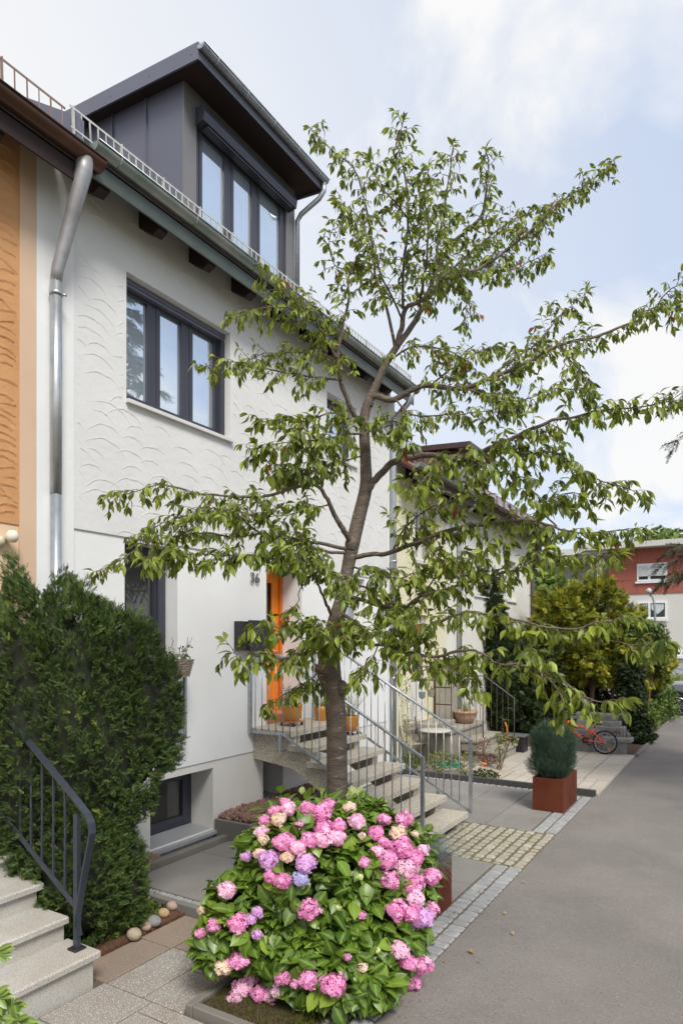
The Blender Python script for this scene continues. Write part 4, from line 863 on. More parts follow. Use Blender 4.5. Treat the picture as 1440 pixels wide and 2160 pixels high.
# ------------------------------------------------------------------ rusted planters
def planter(label, x0, x1, y0, y1):
    t = thing('planter_box', label, 'planter', ((x0 + x1) / 2, (y0 + y1) / 2, .004)); a, c = (x1 - x0) / 2, (y1 - y0) / 2; h = .435; w = .018
    b = MB(); vs = [(sx * a, sy * c, z) for z in (0, h) for sx, sy in ((-1, -1), (1, -1), (1, 1), (-1, 1))] + [(sx * (a - w), sy * (c - w), z) for z in (h, h - .06) for sx, sy in ((-1, -1), (1, -1), (1, 1), (-1, 1))]
    fs = [(k, (k + 1) % 4, 4 + (k + 1) % 4, 4 + k) for k in range(4)] + [(4 + k, 4 + (k + 1) % 4, 8 + (k + 1) % 4, 8 + k) for k in range(4)] + [(8 + k, 8 + (k + 1) % 4, 12 + (k + 1) % 4, 12 + k) for k in range(4)] + [(3, 2, 1, 0)]
    b.add(vs, fs); b.build('box', M['rust'], t); MB().box(-a + w, a - w, -c + w, c - w, h - .2, h - .045).build('potting_soil', M['soil'], t); return t
planter('rusted steel planter box holding the round dark juniper', -2.41, -2.01, 8.87, 9.70)
planter('rusted steel planter box half hidden behind the pink hydrangea', -2.54, -2.14, 4.52, 5.33)
ju = thing('juniper_shrub', 'bushy blue-green juniper growing in the rusted planter box', 'shrub', (-2.22, 9.2, .39))
je = [((0, 0, .38), (.29, .30, .40)), ((-.08, -.05, .5), (.20, .22, .26)), ((.08, .05, .42), (.22, .24, .30)), ((-.03, 0, .2), (.30, .33, .2))]
foliage('foliage', YEW2, je, 9000, (.04, .08), M['juniper'], ju, up=1.3, jitter=.3, seed=4, zmin=.03, shell=(.7, 1.06), rmean=.45, rsd=.2)
core('dark_core', je, mat('juniper_inner', (.02, .03, .018), .95), ju, .78)  # dark filler imitating the shade between the juniper sprigs
fg = thing('fescue_grass', 'blue-grey fescue tuft in the planter beside the hydrangea', 'grass', (-2.30, 5.02, .39))
for (dx, dy, n) in ((0, .06, 900), (-.04, -.2, 500), (.05, .2, 400)):
    q = tuft(fg, n, (.16, .36), M['fescue'], 1.5, 0, .07, blade_t(.006, .55), name='blades', rm=(0, .85)); q.location = (dx, dy, 0)
q = tuft(fg, 160, (.2, .34), M['fescue'], 2.6, .02, .10, blade_t(.006, .9), name='dry_blades', rm=(.9, 1)); q.location = (.08, .1, 0)

# ------------------------------------------------------------------ hydrangea
hy = thing('hydrangea_bush', 'broad hydrangea bush with many pink flower heads in front of the cherry trunk', 'bush', at(690, 2000, 4.72) * [1, 1, 0]); O = np.array(hy.location)
he = [E_(695, 4.80, .54, .60, .58, .56), E_(655, 4.64, .60, .55, .50, .50), E_(535, 4.48, .38, .33, .34, .34), E_(825, 4.78, .50, .31, .38, .46), E_(655, 4.32, .24, .52, .32, .27), E_(790, 4.46, .30, .36, .36, .34), E_(475, 4.35, .30, .19, .20, .22), E_(745, 4.92, .80, .38, .32, .28), E_(700, 4.18, .16, .45, .28, .2)]
def hit(x, y, k=1.0):
    d = np.array([*(FW + RT * ((x - 720) / FPX))[:2], -(y - 1351) / FPX]); cam0 = np.array([0, 0, H]) - O; best = (9, 0); zs = np.arange(3.4, 5.8, .015)
    P = cam0 + d[None] * zs[:, None]; q = np.min([np.linalg.norm((P - np.array(c)) / (np.array(r) * k), axis=1) for c, r in he], axis=0)
    i = np.argmax(q < 1) if (q < 1).any() else int(np.argmin(q)); return P[i]
heads = [(512, 215, 30, 'p'), (530, 248, 38, 'r'), (465, 258, 32, 'p'), (415, 305, 30, 'p'), (480, 300, 35, 'c'), (398, 358, 32, 'r'), (405, 400, 28, 'c'), (580, 330, 22, 'p'), (625, 245, 38, 'p'), (690, 265, 50, 'p'), (730, 225, 32, 'p'), (510, 410, 48, 'p'), (575, 440, 42, 'r'), (630, 400, 42, 'p'), (700, 340, 45, 'p'), (700, 395, 45, 'r'), (775, 330, 35, 'p'), (865, 310, 45, 'r'), (770, 390, 40, 'r'), (830, 240, 30, 'c'),
 (435, 500, 50, 'm'), (390, 465, 28, 'c'), (525, 485, 32, 'c'), (615, 515, 48, 'm'), (590, 592, 40, 'b'), (440, 580, 32, 'p'), (500, 600, 42, 'p'), (325, 480, 25, 'm'), (230, 648, 46, 'r'), (110, 742, 27, 'c'), (98, 858, 27, 'p'), (165, 820, 32, 'p'), (285, 810, 48, 'p'), (345, 790, 30, 'm'), (378, 755, 32, 'm'), (373, 865, 25, 'm'), (632, 740, 48, 'p'), (290, 990, 48, 'p'), (212, 1020, 42, 'c'), (350, 1080, 32, 'r'),
 (300, 1130, 50, 'r'), (268, 1190, 48, 'r'), (395, 1150, 45, 'p'), (440, 1160, 40, 'r'), (505, 1075, 36, 'p'), (482, 1135, 38, 'r'), (628, 1085, 50, 'p'), (750, 1110, 58, 'p'), (560, 1105, 25, 'p'), (1095, 303, 42, 'p'), (1000, 300, 35, 'p'), (955, 365, 40, 'p'), (995, 412, 36, 'p'), (1065, 365, 35, 'c'), (1083, 440, 54, 'p'), (960, 455, 30, 'r'), (1010, 495, 48, 'p'), (900, 510, 32, 'p'), (1150, 490, 42, 'p'), (1100, 545, 52, 'r'),
 (1025, 595, 48, 'p'), (1140, 620, 50, 'p'), (1190, 450, 30, 'r'), (1228, 580, 42, 'p'), (1060, 745, 52, 'p'), (1150, 690, 50, 'r'), (1180, 780, 60, 'm'), (1130, 760, 45, 'p'), (1230, 740, 35, 'p'), (890, 770, 20, 'p'), (1075, 940, 45, 'r'), (1115, 1000, 42, 'p'), (1180, 1010, 50, 'p'), (1140, 1090, 45, 'p'), (895, 1025, 25, 'c'), (962, 942, 18, 'l'), (775, 732, 14, 'l'), (880, 580, 17, 'l'), (890, 380, 20, 'c'), (820, 975, 20, 'p'), (1150, 370, 18, 'c')]
fv, ff = [], []
for k in range(4):
    a = k * math.pi / 2; b0 = len(fv); pts = [(.06, 0, 0), (.42, -.40, .10), (.92, -.30, .02), (1.02, 0, -.04), (.92, .30, .02), (.42, .40, .10)]
    fv += [(x * math.cos(a) - y * math.sin(a), x * math.sin(a) + y * math.cos(a), z) for x, y, z in pts]; ff += [(b0, b0 + 1, b0 + 2, b0 + 3), (b0, b0 + 3, b0 + 4, b0 + 5)]
cols_ = dict(p='pink', r='rose', m='mauve', b='blue', c='cream2', l='lime'); leafy = []
def flower_head(parent, P, r, kind, name='flower_head'):
    n = int(84 + 40 * (r / .07)) if r > .03 else 40; i = np.arange(n) + .5; ph = np.arccos(1 - 2 * i / n); th = math.pi * (1 + 5 ** .5) * i
    d = np.stack([np.sin(ph) * np.cos(th), np.sin(ph) * np.sin(th), np.cos(ph)], 1); R_ = np.array([r, r, r * .82])
    kk = rng.uniform(1.5, 4, (4, 3)); lump = 1 + .10 * np.sum(np.sin(d @ kk.T + rng.uniform(0, 6, 4)), 1)[:, None] / 1.6; R_ = R_ * rng.uniform(.88, 1.1, 3)
    p = d * R_ * lump * (1 + rng.normal(size=(n, 1)) * .07); up = nrm_(d + rng.normal(size=(n, 3)) * .38)
    o = scatter(name, (fv, ff), p, np.cross(up, rdir(n)), up, rng.uniform(.20, .32, n) * r * (110 / n) ** .35, np.clip(rng.normal(.5, .28, n), 0, 1), M[cols_[kind]], parent)
    o.location = P; return o
for (cx_, cy_, rp, kd) in heads:
    x, y = 380 + cx_ / 2.3226, 1600 + cy_ / 2.3226; P = hit(x, y, 1.07); Zc = float(np.dot(P + O - [0, 0, H], FW)); r = rp / 2.3226 / FPX * Zc * U(.88, 1.02)
    flower_head(hy, P, r, kd); leafy.append((P, r))
# leaves
HL = leaf_t(.34, .25, .30, ((0, 0), (.12, .45), (.32, .92), (.52, 1.0), (.74, .72), (.9, .3), (1, 0)), .012)
n = 3900; p, d = crown_pts(he, n, (.80, 1.06), .88, .04, .07, 8); keep = np.ones(n, bool)
camv = np.array([0, 0, H]) - O
for P, r in leafy:
    v = nrm_(camv - P); w = p - P; t = w @ v; keep &= ~((np.linalg.norm(w - t[:, None] * v, axis=1) < r * .95) & (t > -r * .6))
p, d = p[keep], d[keep]; n = len(p)
dd = nrm_(d * .7 + rng.normal(size=(n, 3)) * .55 + np.array([0, 0, -.25])); up = nrm_(d * .55 + np.array([0, 0, .85]) + rng.normal(size=(n, 3)) * .28)
sz = rng.uniform(.065, .15, n); scatter('foliage', HL[:2], p - dd * sz[:, None] * .5, dd, up, sz, np.clip(rng.normal(.45, .26, n), 0, 1), M['hyd'], hy, HL[2])
b = MB()
for k in range(46):
    q = p[rng.integers(n)]; b.tube([(U(-.25, .25), U(-.2, .2), 0), (q[0] * .5, q[1] * .5, q[2] * .55), tuple(q * .93)], [.008, .006, .004], 5)
b.build('stems', mat('green_stems', (.10, .12, .04), .7), hy)
core('dark_leaf_core', he, mat('hydrangea_inner', (.020, .035, .008), .95), hy, .66)  # dark filler blobs, the shade behind the leaves put into their colour
# the pale green hydrangea behind it
h2 = thing('hydrangea_bush', 'pale green hydrangea with lime panicles behind the pink one at the cherry trunk', 'bush', at(760, 1900, 5.75) * [1, 1, 0]); O2 = np.array(h2.location)
for (cx_, cy_, rp, zz) in ((850, 180, 38, 5.55), (705, 180, 24, 5.75), (595, 157, 15, 5.7), (940, 235, 38, 5.5), (990, 238, 32, 5.5), (838, 243, 20, 5.4), (880, 160, 20, 5.6)):
    P = at(380 + cx_ / 2.3226, 1600 + cy_ / 2.3226, zz) - O2; f_ = flower_head(h2, P, rp / 2.3226 / FPX * zz, 'l', 'panicle'); f_.scale = (.85, .85, 1.2)
e2 = [(at(600, 1351, 5.65) * [1, 1, 0] + [0, 0, .66] - O2, (.20, .2, .28)), (at(850, 1351, 5.5) * [1, 1, 0] + [0, 0, .45] - O2, (.26, .22, .30)), (at(660, 1351, 5.7) * [1, 1, 0] + [0, 0, .62] - O2, (.20, .2, .30)), (at(770, 1351, 5.6) * [1, 1, 0] + [0, 0, .50] - O2, (.22, .2, .30))]
q, dq = crown_pts(e2, 300, (.75, 1.05), .85, .1, .08, 9); n = len(q); scatter('foliage', HL[:2], q, nrm_(dq + rng.normal(size=(n, 3)) * .5), nrm_(dq * .5 + [0, 0, .9]), rng.uniform(.09, .15, n), rng.uniform(.3, 1, n), M['hyd'], h2, HL[2])
b = MB()
for k in range(18): e = q[rng.integers(n)]; b.tube([(U(-.2, .2), U(-.2, .2), 0), tuple(e * [.6, .6, .55]), tuple(e)], [.008, .006, .004], 5)
b.build('stems', mat('woody_stems', (.12, .10, .06), .8), h2)
# moss and grass at its foot
n = 5200; q = np.stack([rng.uniform(-2.92, -1.98, n), rng.uniform(3.09, 3.55, n), np.full(n, -.03)], 1)
tag(scatter('grass', blade_t(.05, .4, 2), q, nrm_(rng.normal(size=(n, 3)) * .5 + [0, 0, .9]), rdir(n), rng.uniform(.012, .045, n) * (1 + (q[:, 0] > -2.3)), rng.uniform(0, 1, n), M['moss']), 'moss and short grass in the kerbed bed under the hydrangea', 'grass', None, 'stuff')
n = 1300; q = np.stack([rng.uniform(-4.95, -4.16, n) , rng.uniform(3.1, 4.2, n), np.full(n, -.045)], 1)
tag(scatter('ground_cover', leaf_t(.3)[:2], q, nrm_(rng.normal(size=(n, 3)) * .8 + [0, 0, .8]), rdir(n) + [0, 0, .6], rng.uniform(.03, .075, n), rng.uniform(0, .9, n), M['broad']), 'low leafy ground cover around the river stones', 'plants', None, 'stuff')
n = 500; q = np.stack([rng.uniform(-3.05, -1.95, n), rng.uniform(6.6, 7.84, n), np.full(n, -.004)], 1)
tag(scatter('joint_weeds', blade_t(.12, .4, 2), q, nrm_(rng.normal(size=(n, 3)) * .7 + [0, 0, .6]), rdir(n), rng.uniform(.006, .022, n), rng.uniform(.3, 1, n), M['moss']), 'tiny weeds in the joints of the old cobblestones', 'weeds', None, 'stuff')
# ------------------------------------------------------------------ cherry tree
ct = thing('cherry_tree', 'cherry tree with a leaning ringed trunk and drooping leaves before the white house', 'tree', at(712, 1351, 5.6) * [1, 1, 0]); TO = np.array(ct.location)
def smooth(P, k=5):
    P = np.array(P, float); out = []
    for i in range(len(P) - 1):
        a, b, c, d = P[max(i - 1, 0)], P[i], P[i + 1], P[min(i + 2, len(P) - 1)]
        for j in range(k): t = j / k; out.append(.5 * ((2 * b) + (-a + c) * t + (2 * a - 5 * b + 4 * c - d) * t * t + (-a + 3 * b - 3 * c + d) * t ** 3))
    out.append(P[-1]); return np.array(out)
wood = MB(); BR = []
def limb(pts, r0, r1, lf=.15, dens=1.0, leaf=(.075, .115), n=8, pw=1.0, z=None):
    """pts: (x, y, depth) measured in the photograph; r in metres; lf = where the leaves begin"""
    P = smooth([at(*p) - TO for p in pts]); m = len(P); t = np.linspace(0, 1, m) ** pw; r = r0 + (r1 - r0) * t
    if r0 < .05: P = P + np.cumsum(rng.normal(size=P.shape) * .0035, 0)
    wood.tube(P, list(r), n); BR.append((P, r, lf, dens, leaf)); return P
# trunk with its swellings
tp = [(712, 1960, 5.6), (712, 1800, 5.6), (711, 1640, 5.6), (709, 1520, 5.6), (702, 1455, 5.6), (694, 1420, 5.6), (696, 1370, 5.6), (706, 1315, 5.58), (722, 1260, 5.58), (733, 1200, 5.6), (743, 1150, 5.6), (757, 1090, 5.62), (771, 1030, 5.62), (771, 980, 5.62), (768, 900, 5.62), (772, 862, 5.62), (790, 820, 5.62), (812, 770, 5.62), (836, 732, 5.62)]
P = smooth([at(*p) - TO for p in tp], 6); rr = np.interp(np.linspace(0, 1, len(P)), np.linspace(0, 1, len(tp)), [.110, .096, .088, .086, .091, .102, .088, .066, .060, .054, .060, .058, .055, .048, .045, .041, .035, .031, .028])
b = MB(); b.tube(P, list(rr), 20)
b.blob(at(722, 1452, 5.55) - TO, (.052, .05, .065), 3, .2, 8); b.blob(at(675, 1412, 5.56) - TO, (.05, .05, .05), 5, .3, 8); b.blob(at(741, 1148, 5.57) - TO, (.06, .05, .07), 7, .2, 8)
b.build('trunk', M['bark'], ct)
S1, S2 = (.044, .090), (.052, .110)
# leaders
limb([(836, 732, 5.62), (842, 690, 5.6), (850, 650, 5.6), (886, 627, 5.55), (915, 568, 5.5), (950, 510, 5.5), (1008, 457, 5.45), (1023, 400, 5.4), (1029, 335, 5.4), (1022, 312, 5.4)], .024, .005, .2, 1.3, S1)
limb([(836, 732, 5.62), (874, 679, 5.75), (903, 632, 5.85), (932, 592, 5.9), (973, 580, 5.9), (1020, 562, 5.95), (1084, 516, 6.0), (1125, 481, 6.0), (1183, 422, 6.05), (1242, 387, 6.1), (1296, 343, 6.15)], .026, .004, .25, 1.5, S1)
limb([(833, 738, 5.62), (816, 656, 5.7), (792, 585, 5.75), (784, 533, 5.8), (775, 470, 5.8), (757, 405, 5.85), (740, 358, 5.85), (687, 317, 5.9), (649, 275, 5.9)], .015, .003, .2, 1.1, S1)
limb([(850, 650, 5.6), (855, 560, 5.5), (862, 463, 5.4), (857, 376, 5.4), (842, 320, 5.4), (848, 268, 5.4)], .014, .003, .15, 1.5, S1)
limb([(915, 568, 5.5), (925, 480, 5.6), (935, 430, 5.7), (950, 345, 5.7), (960, 300, 5.7)], .012, .003, .1, 1.1, S1)
limb([(903, 632, 5.85), (960, 560, 6.1), (1030, 500, 6.2), (1090, 455, 6.3), (1150, 430, 6.3)], .012, .003, .1, 1.4, S1)
limb([(886, 627, 5.55), (900, 560, 5.3), (905, 480, 5.2), (900, 410, 5.2), (908, 350, 5.2)], .012, .003, .1, 1.3, S1)
limb([(862, 463, 5.4), (830, 420, 5.3), (800, 390, 5.3), (780, 340, 5.3)], .008, .003, 0, 1.2, S1)
limb([(973, 580, 5.9), (985, 640, 5.8), (975, 690, 5.8)], .006, .002, .1, 1.0, S1)
limb([(1020, 562, 5.95), (1060, 575, 5.8), (1110, 560, 5.8), (1160, 530, 5.7)], .007, .002, .1, 1.5, S1)
limb([(792, 585, 5.75), (760, 560, 5.6), (715, 570, 5.5), (700, 520, 5.4), (716, 470, 5.4)], .007, .002, .2, .9, S1)
limb([(846, 670, 5.6), (810, 600, 5.3), (790, 540, 5.2), (770, 490, 5.2), (745, 440, 5.2), (712, 420, 5.2)], .009, .002, .1, 1.2, S1)
limb([(820, 760, 5.62), (870, 730, 5.4), (930, 735, 5.3), (990, 760, 5.3)], .010, .003, .1, 1.2, S1)
# left hand ascending limb and its side shoots
limb([(770, 905, 5.62), (743, 866, 5.5), (720, 802, 5.4), (711, 755, 5.35), (722, 697, 5.3), (735, 640, 5.3), (740, 585, 5.3), (762, 530, 5.3)], .024, .005, .3, 1.1, S1)
limb([(711, 755, 5.35), (690, 710, 5.25), (658, 673, 5.2), (620, 635, 5.15), (600, 605, 5.1), (556, 568, 5.1)], .012, .003, .1, 1.5, S1)
limb([(658, 673, 5.2), (600, 650, 5.1), (550, 655, 5.0), (492, 666, 5.0)], .007, .002, .0, 1.2, S1)
limb([(720, 802, 5.4), (660, 790, 5.2), (629, 785, 5.15), (560, 770, 5.05), (500, 755, 5.0), (436, 762, 4.95)], .010, .002, .1, 1.1, S1)
limb([(712, 760, 5.35), (670, 745, 5.5), (620, 740, 5.6), (560, 742, 5.6), (520, 760, 5.5)], .008, .002, .1, 1.2, S1)
limb([(768, 900, 5.62), (700, 872, 5.4), (640, 888, 5.2), (590, 885, 5.1), (545, 892, 5.0)], .009, .002, .1, 1.0, S2)
limb([(768, 915, 5.62), (720, 920, 5.35), (670, 930, 5.1), (610, 935, 4.9), (560, 940, 4.85)], .010, .002, .1, 1.3, S2)
limb([(770, 960, 5.62), (700, 985, 5.4), (650, 1000, 5.3), (590, 1010, 5.2)], .008, .002, .2, 1.1, S2)
# right hand big limb
limb([(778, 858, 5.62), (787, 837, 5.6), (833, 843, 5.5), (880, 816, 5.45), (915, 808, 5.4), (973, 816, 5.35), (1032, 796, 5.3), (1102, 764, 5.3), (1172, 728, 5.3), (1271, 697, 5.3), (1335, 668, 5.3), (1388, 638, 5.3), (1420, 598, 5.3), (1450, 580, 5.3)], .030, .003, .18, 1.2, S1)
limb([(1032, 796, 5.3), (1090, 745, 5.45), (1125, 720, 5.5), (1160, 685, 5.6), (1190, 655, 5.6), (1240, 612, 5.6)], .009, .002, .1, 1.2, S1)
limb([(1335, 668, 5.3), (1380, 650, 5.1), (1435, 655, 5.0)], .005, .002, .1, 1.2, S1)
limb([(915, 808, 5.4), (960, 770, 5.6), (1010, 740, 5.8), (1060, 735, 5.9)], .009, .002, .1, 1.2, S1)
limb([(973, 816, 5.35), (1040, 835, 5.2), (1100, 845, 5.1), (1170, 822, 5.0), (1240, 830, 5.0)], .008, .002, .1, 1.2, S1)
limb([(1172, 728, 5.3), (1210, 760, 5.1), (1240, 790, 5.0), (1262, 820, 4.95)], .006, .002, .1, 1.2, S1)
limb([(833, 843, 5.5), (870, 880, 5.3), (940, 880, 5.15), (1000, 880, 5.1), (1060, 872, 5.1)], .009, .002, .1, 1.2, S1)
# middle right limb
limb([(774, 1035, 5.6), (800, 1000, 5.55), (830, 969, 5.45), (872, 955, 5.35), (908, 951, 5.3), (950, 960, 5.2), (982, 958, 5.15), (1037, 932, 5.1), (1110, 900, 5.05), (1160, 873, 5.0), (1206, 864, 5.0), (1271, 843, 5.0), (1358, 837, 5.0), (1432, 822, 5.0)], .032, .003, .25, 1.2, S2)
limb([(1037, 932, 5.1), (1100, 960, 5.0), (1170, 960, 4.9), (1220, 1001, 4.8), (1266, 1020, 4.8), (1310, 1030, 4.7), (1348, 1050, 4.7)], .010, .002, .0, 1.2, S2)
limb([(982, 958, 5.15), (1030, 990, 4.9), (1090, 1005, 4.8), (1130, 1040, 4.7), (1160, 1060, 4.7)], .010, .002, .0, 1.2, S2)
limb([(950, 960, 5.2), (900, 1000, 5.0), (870, 1040, 4.9), (850, 1020, 4.9)], .006, .002, .1, 1.0, S2)
limb([(1110, 900, 5.05), (1080, 850, 5.2), (1050, 800, 5.3)], .006, .002, .2, 1.0, S1)
# lower right limbs
limb([(742, 1178, 5.6), (789, 1171, 5.5), (826, 1166, 5.4), (895, 1139, 5.25), (950, 1118, 5.15), (1009, 1107, 5.05), (1078, 1093, 4.95), (1130, 1095, 4.9), (1174, 1111, 4.85), (1238, 1118, 4.8), (1307, 1115, 4.75), (1345, 1120, 4.7)], .022, .003, .2, 1.25, S2)
limb([(1174, 1111, 4.85), (1140, 1070, 4.9), (1200, 1045, 4.9), (1240, 1060, 4.8)], .007, .002, .1, 1.1, S2)
limb([(1078, 1093, 4.95), (1120, 1150, 4.8), (1180, 1180, 4.7), (1250, 1175, 4.65), (1310, 1168, 4.6)], .009, .002, .1, 1.1, S2)
limb([(740, 1260, 5.6), (800, 1280, 5.4), (850, 1285, 5.2), (890, 1262, 5.05), (963, 1240, 4.9), (1037, 1221, 4.8), (1100, 1200, 4.7), (1150, 1165, 4.65)], .018, .003, .15, 1.2, S2)
limb([(728, 1240, 5.6), (753, 1236, 5.5), (778, 1239, 5.4), (800, 1255, 5.3), (860, 1300, 5.0), (900, 1345, 4.8)], .012, .003, .2, 1.2, S2)
limb([(895, 1139, 5.25), (930, 1180, 5.0), (990, 1180, 4.8), (1060, 1150, 4.7)], .009, .002, .1, 1.2, S2)
limb([(826, 1166, 5.4), (850, 1120, 5.3), (900, 1080, 5.2), (960, 1060, 5.1), (1030, 1050, 5.0)], .009, .002, .1, 1.3, S2)
limb([(850, 1285, 5.2), (900, 1240, 5.2), (930, 1200, 5.2), (980, 1160, 5.1)], .009, .002, .2, 1.1, S2)
limb([(718, 1290, 5.58), (780, 1336, 5.3), (840, 1340, 5.05), (900, 1325, 4.8), (977, 1290, 4.55), (1037, 1294, 4.45), (1073, 1301, 4.4), (1156, 1324, 4.3), (1215, 1331, 4.25), (1257, 1317, 4.25), (1330, 1304, 4.2)], .016, .003, .25, .9, S2)
limb([(1215, 1331, 4.25), (1238, 1345, 4.2), (1298, 1354, 4.2), (1357, 1356, 4.15), (1392, 1350, 4.1)], .006, .002, .55, 1.2, S2)
limb([(712, 1310, 5.58), (760, 1350, 5.3), (807, 1359, 5.1), (850, 1372, 4.9), (910, 1385, 4.7), (960, 1372, 4.55), (1000, 1377, 4.45), (1041, 1406, 4.35), (1080, 1408, 4.3), (1120, 1425, 4.25), (1154, 1455, 4.15), (1174, 1489, 4.1), (1162, 1520, 4.1)], .015, .003, .25, .95, S2)
limb([(1120, 1425, 4.25), (1150, 1418, 4.2), (1184, 1432, 4.1), (1221, 1462, 4.05), (1277, 1483, 4.0), (1325, 1480, 4.0)], .006, .002, .35, 1.0, S2)
limb([(1037, 1294, 4.45), (1080, 1340, 4.4), (1110, 1385, 4.35), (1140, 1400, 4.3)], .005, .002, .3, .8, S2)
limb([(800, 1355, 5.15), (780, 1400, 4.95), (750, 1430, 4.85)], .006, .002, .3, 1.3, S2)
limb([(910, 1385, 4.7), (950, 1420, 4.5), (1000, 1440, 4.45), (1010, 1465, 4.4)], .006, .002, .3, 1.0, S2)
limb([(850, 1372, 4.9), (880, 1400, 4.7), (920, 1400, 4.6), (980, 1410, 4.5)], .006, .002, .2, 1.1, S2)
# lower left limbs
limb([(741, 1150, 5.6), (728, 1122, 5.5), (714, 1104, 5.45), (702, 1084, 5.42), (692, 1065, 5.38), (675, 1039, 5.3), (645, 1022, 5.2), (655, 985, 5.15), (660, 950, 5.1), (640, 905, 5.1)], .026, .006, .55, 1.4, S2)
limb([(645, 1022, 5.2), (600, 1035, 5.05), (546, 1048, 4.95), (500, 1050, 4.9), (455, 1049, 4.85), (395, 1044, 4.8), (350, 1030, 4.75), (326, 1028, 4.75), (275, 1044, 4.7), (224, 1050, 4.65)], .014, .002, .2, 1.0, S1)
limb([(455, 1049, 4.85), (430, 1075, 4.75), (380, 1090, 4.7), (330, 1105, 4.65), (300, 1130, 4.6)], .006, .002, .1, 1.2, S1)
limb([(546, 1048, 4.95), (530, 1085, 4.8), (480, 1090, 4.7), (420, 1085, 4.65), (370, 1125, 4.6)], .007, .002, .1, 1.2, S1)
limb([(738, 1158, 5.6), (688, 1147, 5.4), (655, 1140, 5.3), (623, 1132, 5.2), (555, 1126, 5.05), (520, 1105, 4.95), (481, 1078, 4.9), (440, 1075, 4.85)], .017, .003, .25, 1.3, S2)
limb([(555, 1126, 5.05), (490, 1130, 4.85), (440, 1122, 4.75), (370, 1128, 4.65), (305, 1143, 4.55), (266, 1169, 4.5), (236, 1184, 4.5), (199, 1194, 4.45)], .008, .002, .1, .8, S1)
limb([(735, 1165, 5.6), (690, 1165, 5.4), (650, 1155, 5.25), (619, 1151, 5.1), (567, 1166, 4.95), (481, 1169, 4.75), (438, 1166, 4.65), (361, 1169, 4.45), (318, 1182, 4.35)], .014, .003, .2, 1.4, S2)
limb([(690, 1165, 5.4), (660, 1188, 5.1), (630, 1178, 4.95), (598, 1165, 4.85)], .008, .002, .1, 1.5, S2)
limb([(640, 1010, 5.2), (600, 985, 5.0), (560, 970, 4.9), (545, 940, 4.9)], .007, .002, .1, 1.3, S2)
limb([(692, 1065, 5.38), (640, 1075, 5.2), (600, 1085, 5.1), (560, 1085, 5.0)], .007, .002, .1, 1.2, S2)
limb([(702, 1310, 5.6), (690, 1283, 5.5), (679, 1255, 5.42), (668, 1230, 5.35), (658, 1212, 5.3)], .016, .006, .9, .6, S2)
limb([(658, 1212, 5.3), (630, 1240, 5.2), (622, 1262, 5.15), (610, 1285, 5.1), (595, 1310, 5.05)], .005, .002, .6, .5, S2)
limb([(697, 1340, 5.6), (660, 1325, 5.2), (633, 1322, 4.95), (594, 1340, 4.8), (560, 1335, 4.7), (528, 1330, 4.6)], .009, .002, .15, 1.1, S2)
limb([(694, 1352, 5.6), (650, 1367, 5.1), (605, 1389, 4.8), (560, 1388, 4.65), (497, 1384, 4.5)], .009, .002, .25, 1.3, S2)
limb([(676, 1412, 5.6), (644, 1441, 5.2), (610, 1462, 5.0), (585, 1480, 4.9), (575, 1495, 4.85)], .007, .002, .15, .8, S2)
limb([(705, 1330, 5.6), (720, 1340, 5.2), (700, 1345, 4.9), (670, 1345, 4.75)], .008, .002, .1, 1.6, S2)
limb([(722, 1285, 5.6), (744, 1317, 5.4), (772, 1328, 5.2), (800, 1339, 5.05), (850, 1325, 4.85)], .009, .003, .1, 1.3, S2)
limb([(733, 1215, 5.6), (720, 1215, 5.2), (730, 1230, 4.9), (720, 1260, 4.8)], .008, .002, .3, 1.2, S2)
limb([(766, 920, 5.62), (810, 890, 5.4), (850, 900, 5.2), (860, 940, 5.1)], .008, .002, .1, 1.3, S2)
limb([(738, 1195, 5.6), (800, 1210, 5.3), (840, 1220, 5.1), (880, 1205, 5.0)], .009, .002, .1, 1.2, S2)
wood.cur = .5
# twigs and leaves along every limb
LP, LD, LU, LS, LR = [], [], [], [], []
dead = []
def add_leaf(p, d, s_, r=None):
    d = np.array(d); w_ = p + TO; zz = float(np.dot(w_, FW)); xx = 720 + FPX * float(np.dot(w_, RT)) / zz; yy = 1351 - (w_[2] - H) / zz * FPX
    if 505 < xx < 560 and 1190 < yy < 1240: return     # the house number stays clear of leaves
    LP.append(p); LD.append(d); LU.append(np.array([0, 0, 1.0]) + rng.normal(size=3) * .45 + d * .2); LS.append(s_); LR.append(np.clip(rng.normal(.44, .27), 0, .95) if r is None else r)
def twig(p0, d, L_, leaf, heavy=1.0):
    n = 5; pts = [p0]; q = p0.copy(); dd = d / np.linalg.norm(d)
    for i in range(n): dd = dd + np.array([0, 0, -.13]) + rng.normal(size=3) * .10; dd /= np.linalg.norm(dd); q = q + dd * L_ / n; pts.append(q.copy())
    wood.tube(pts, [.0030, .0027, .0024, .002, .0017, .0013], 4, cap=False)
    nl = max(3, int(L_ / .030 * heavy)); side = nrm_(np.cross(dd, [0, 0, 1.0]))
    tone = None
    if rng.random() < .012: tone = rng.uniform(.955, 1.0)
    for k in range(nl):
        f_ = (k + .7) / nl; i = min(int(f_ * n), n - 1); p = pts[i] + (pts[i + 1] - pts[i]) * (f_ * n - i); sg = 1 if k % 2 else -1
        dv = side * sg * rng.uniform(.5, 1.0) + dd * rng.uniform(.2, .8) + np.array([0, 0, -rng.uniform(.05, 1.05)]) + rng.normal(size=3) * .26
        add_leaf(p, dv, rng.uniform(*leaf) * (1 - .25 * (k == 0)), tone if tone and rng.random() < .7 else (rng.uniform(.96, 1) if rng.random() < .005 else None))
    for k in range(3): add_leaf(pts[-1], dd * .8 + np.array([0, 0, -rng.uniform(.1, .9)]) + rng.normal(size=3) * .4, rng.uniform(*leaf) * .9, tone)
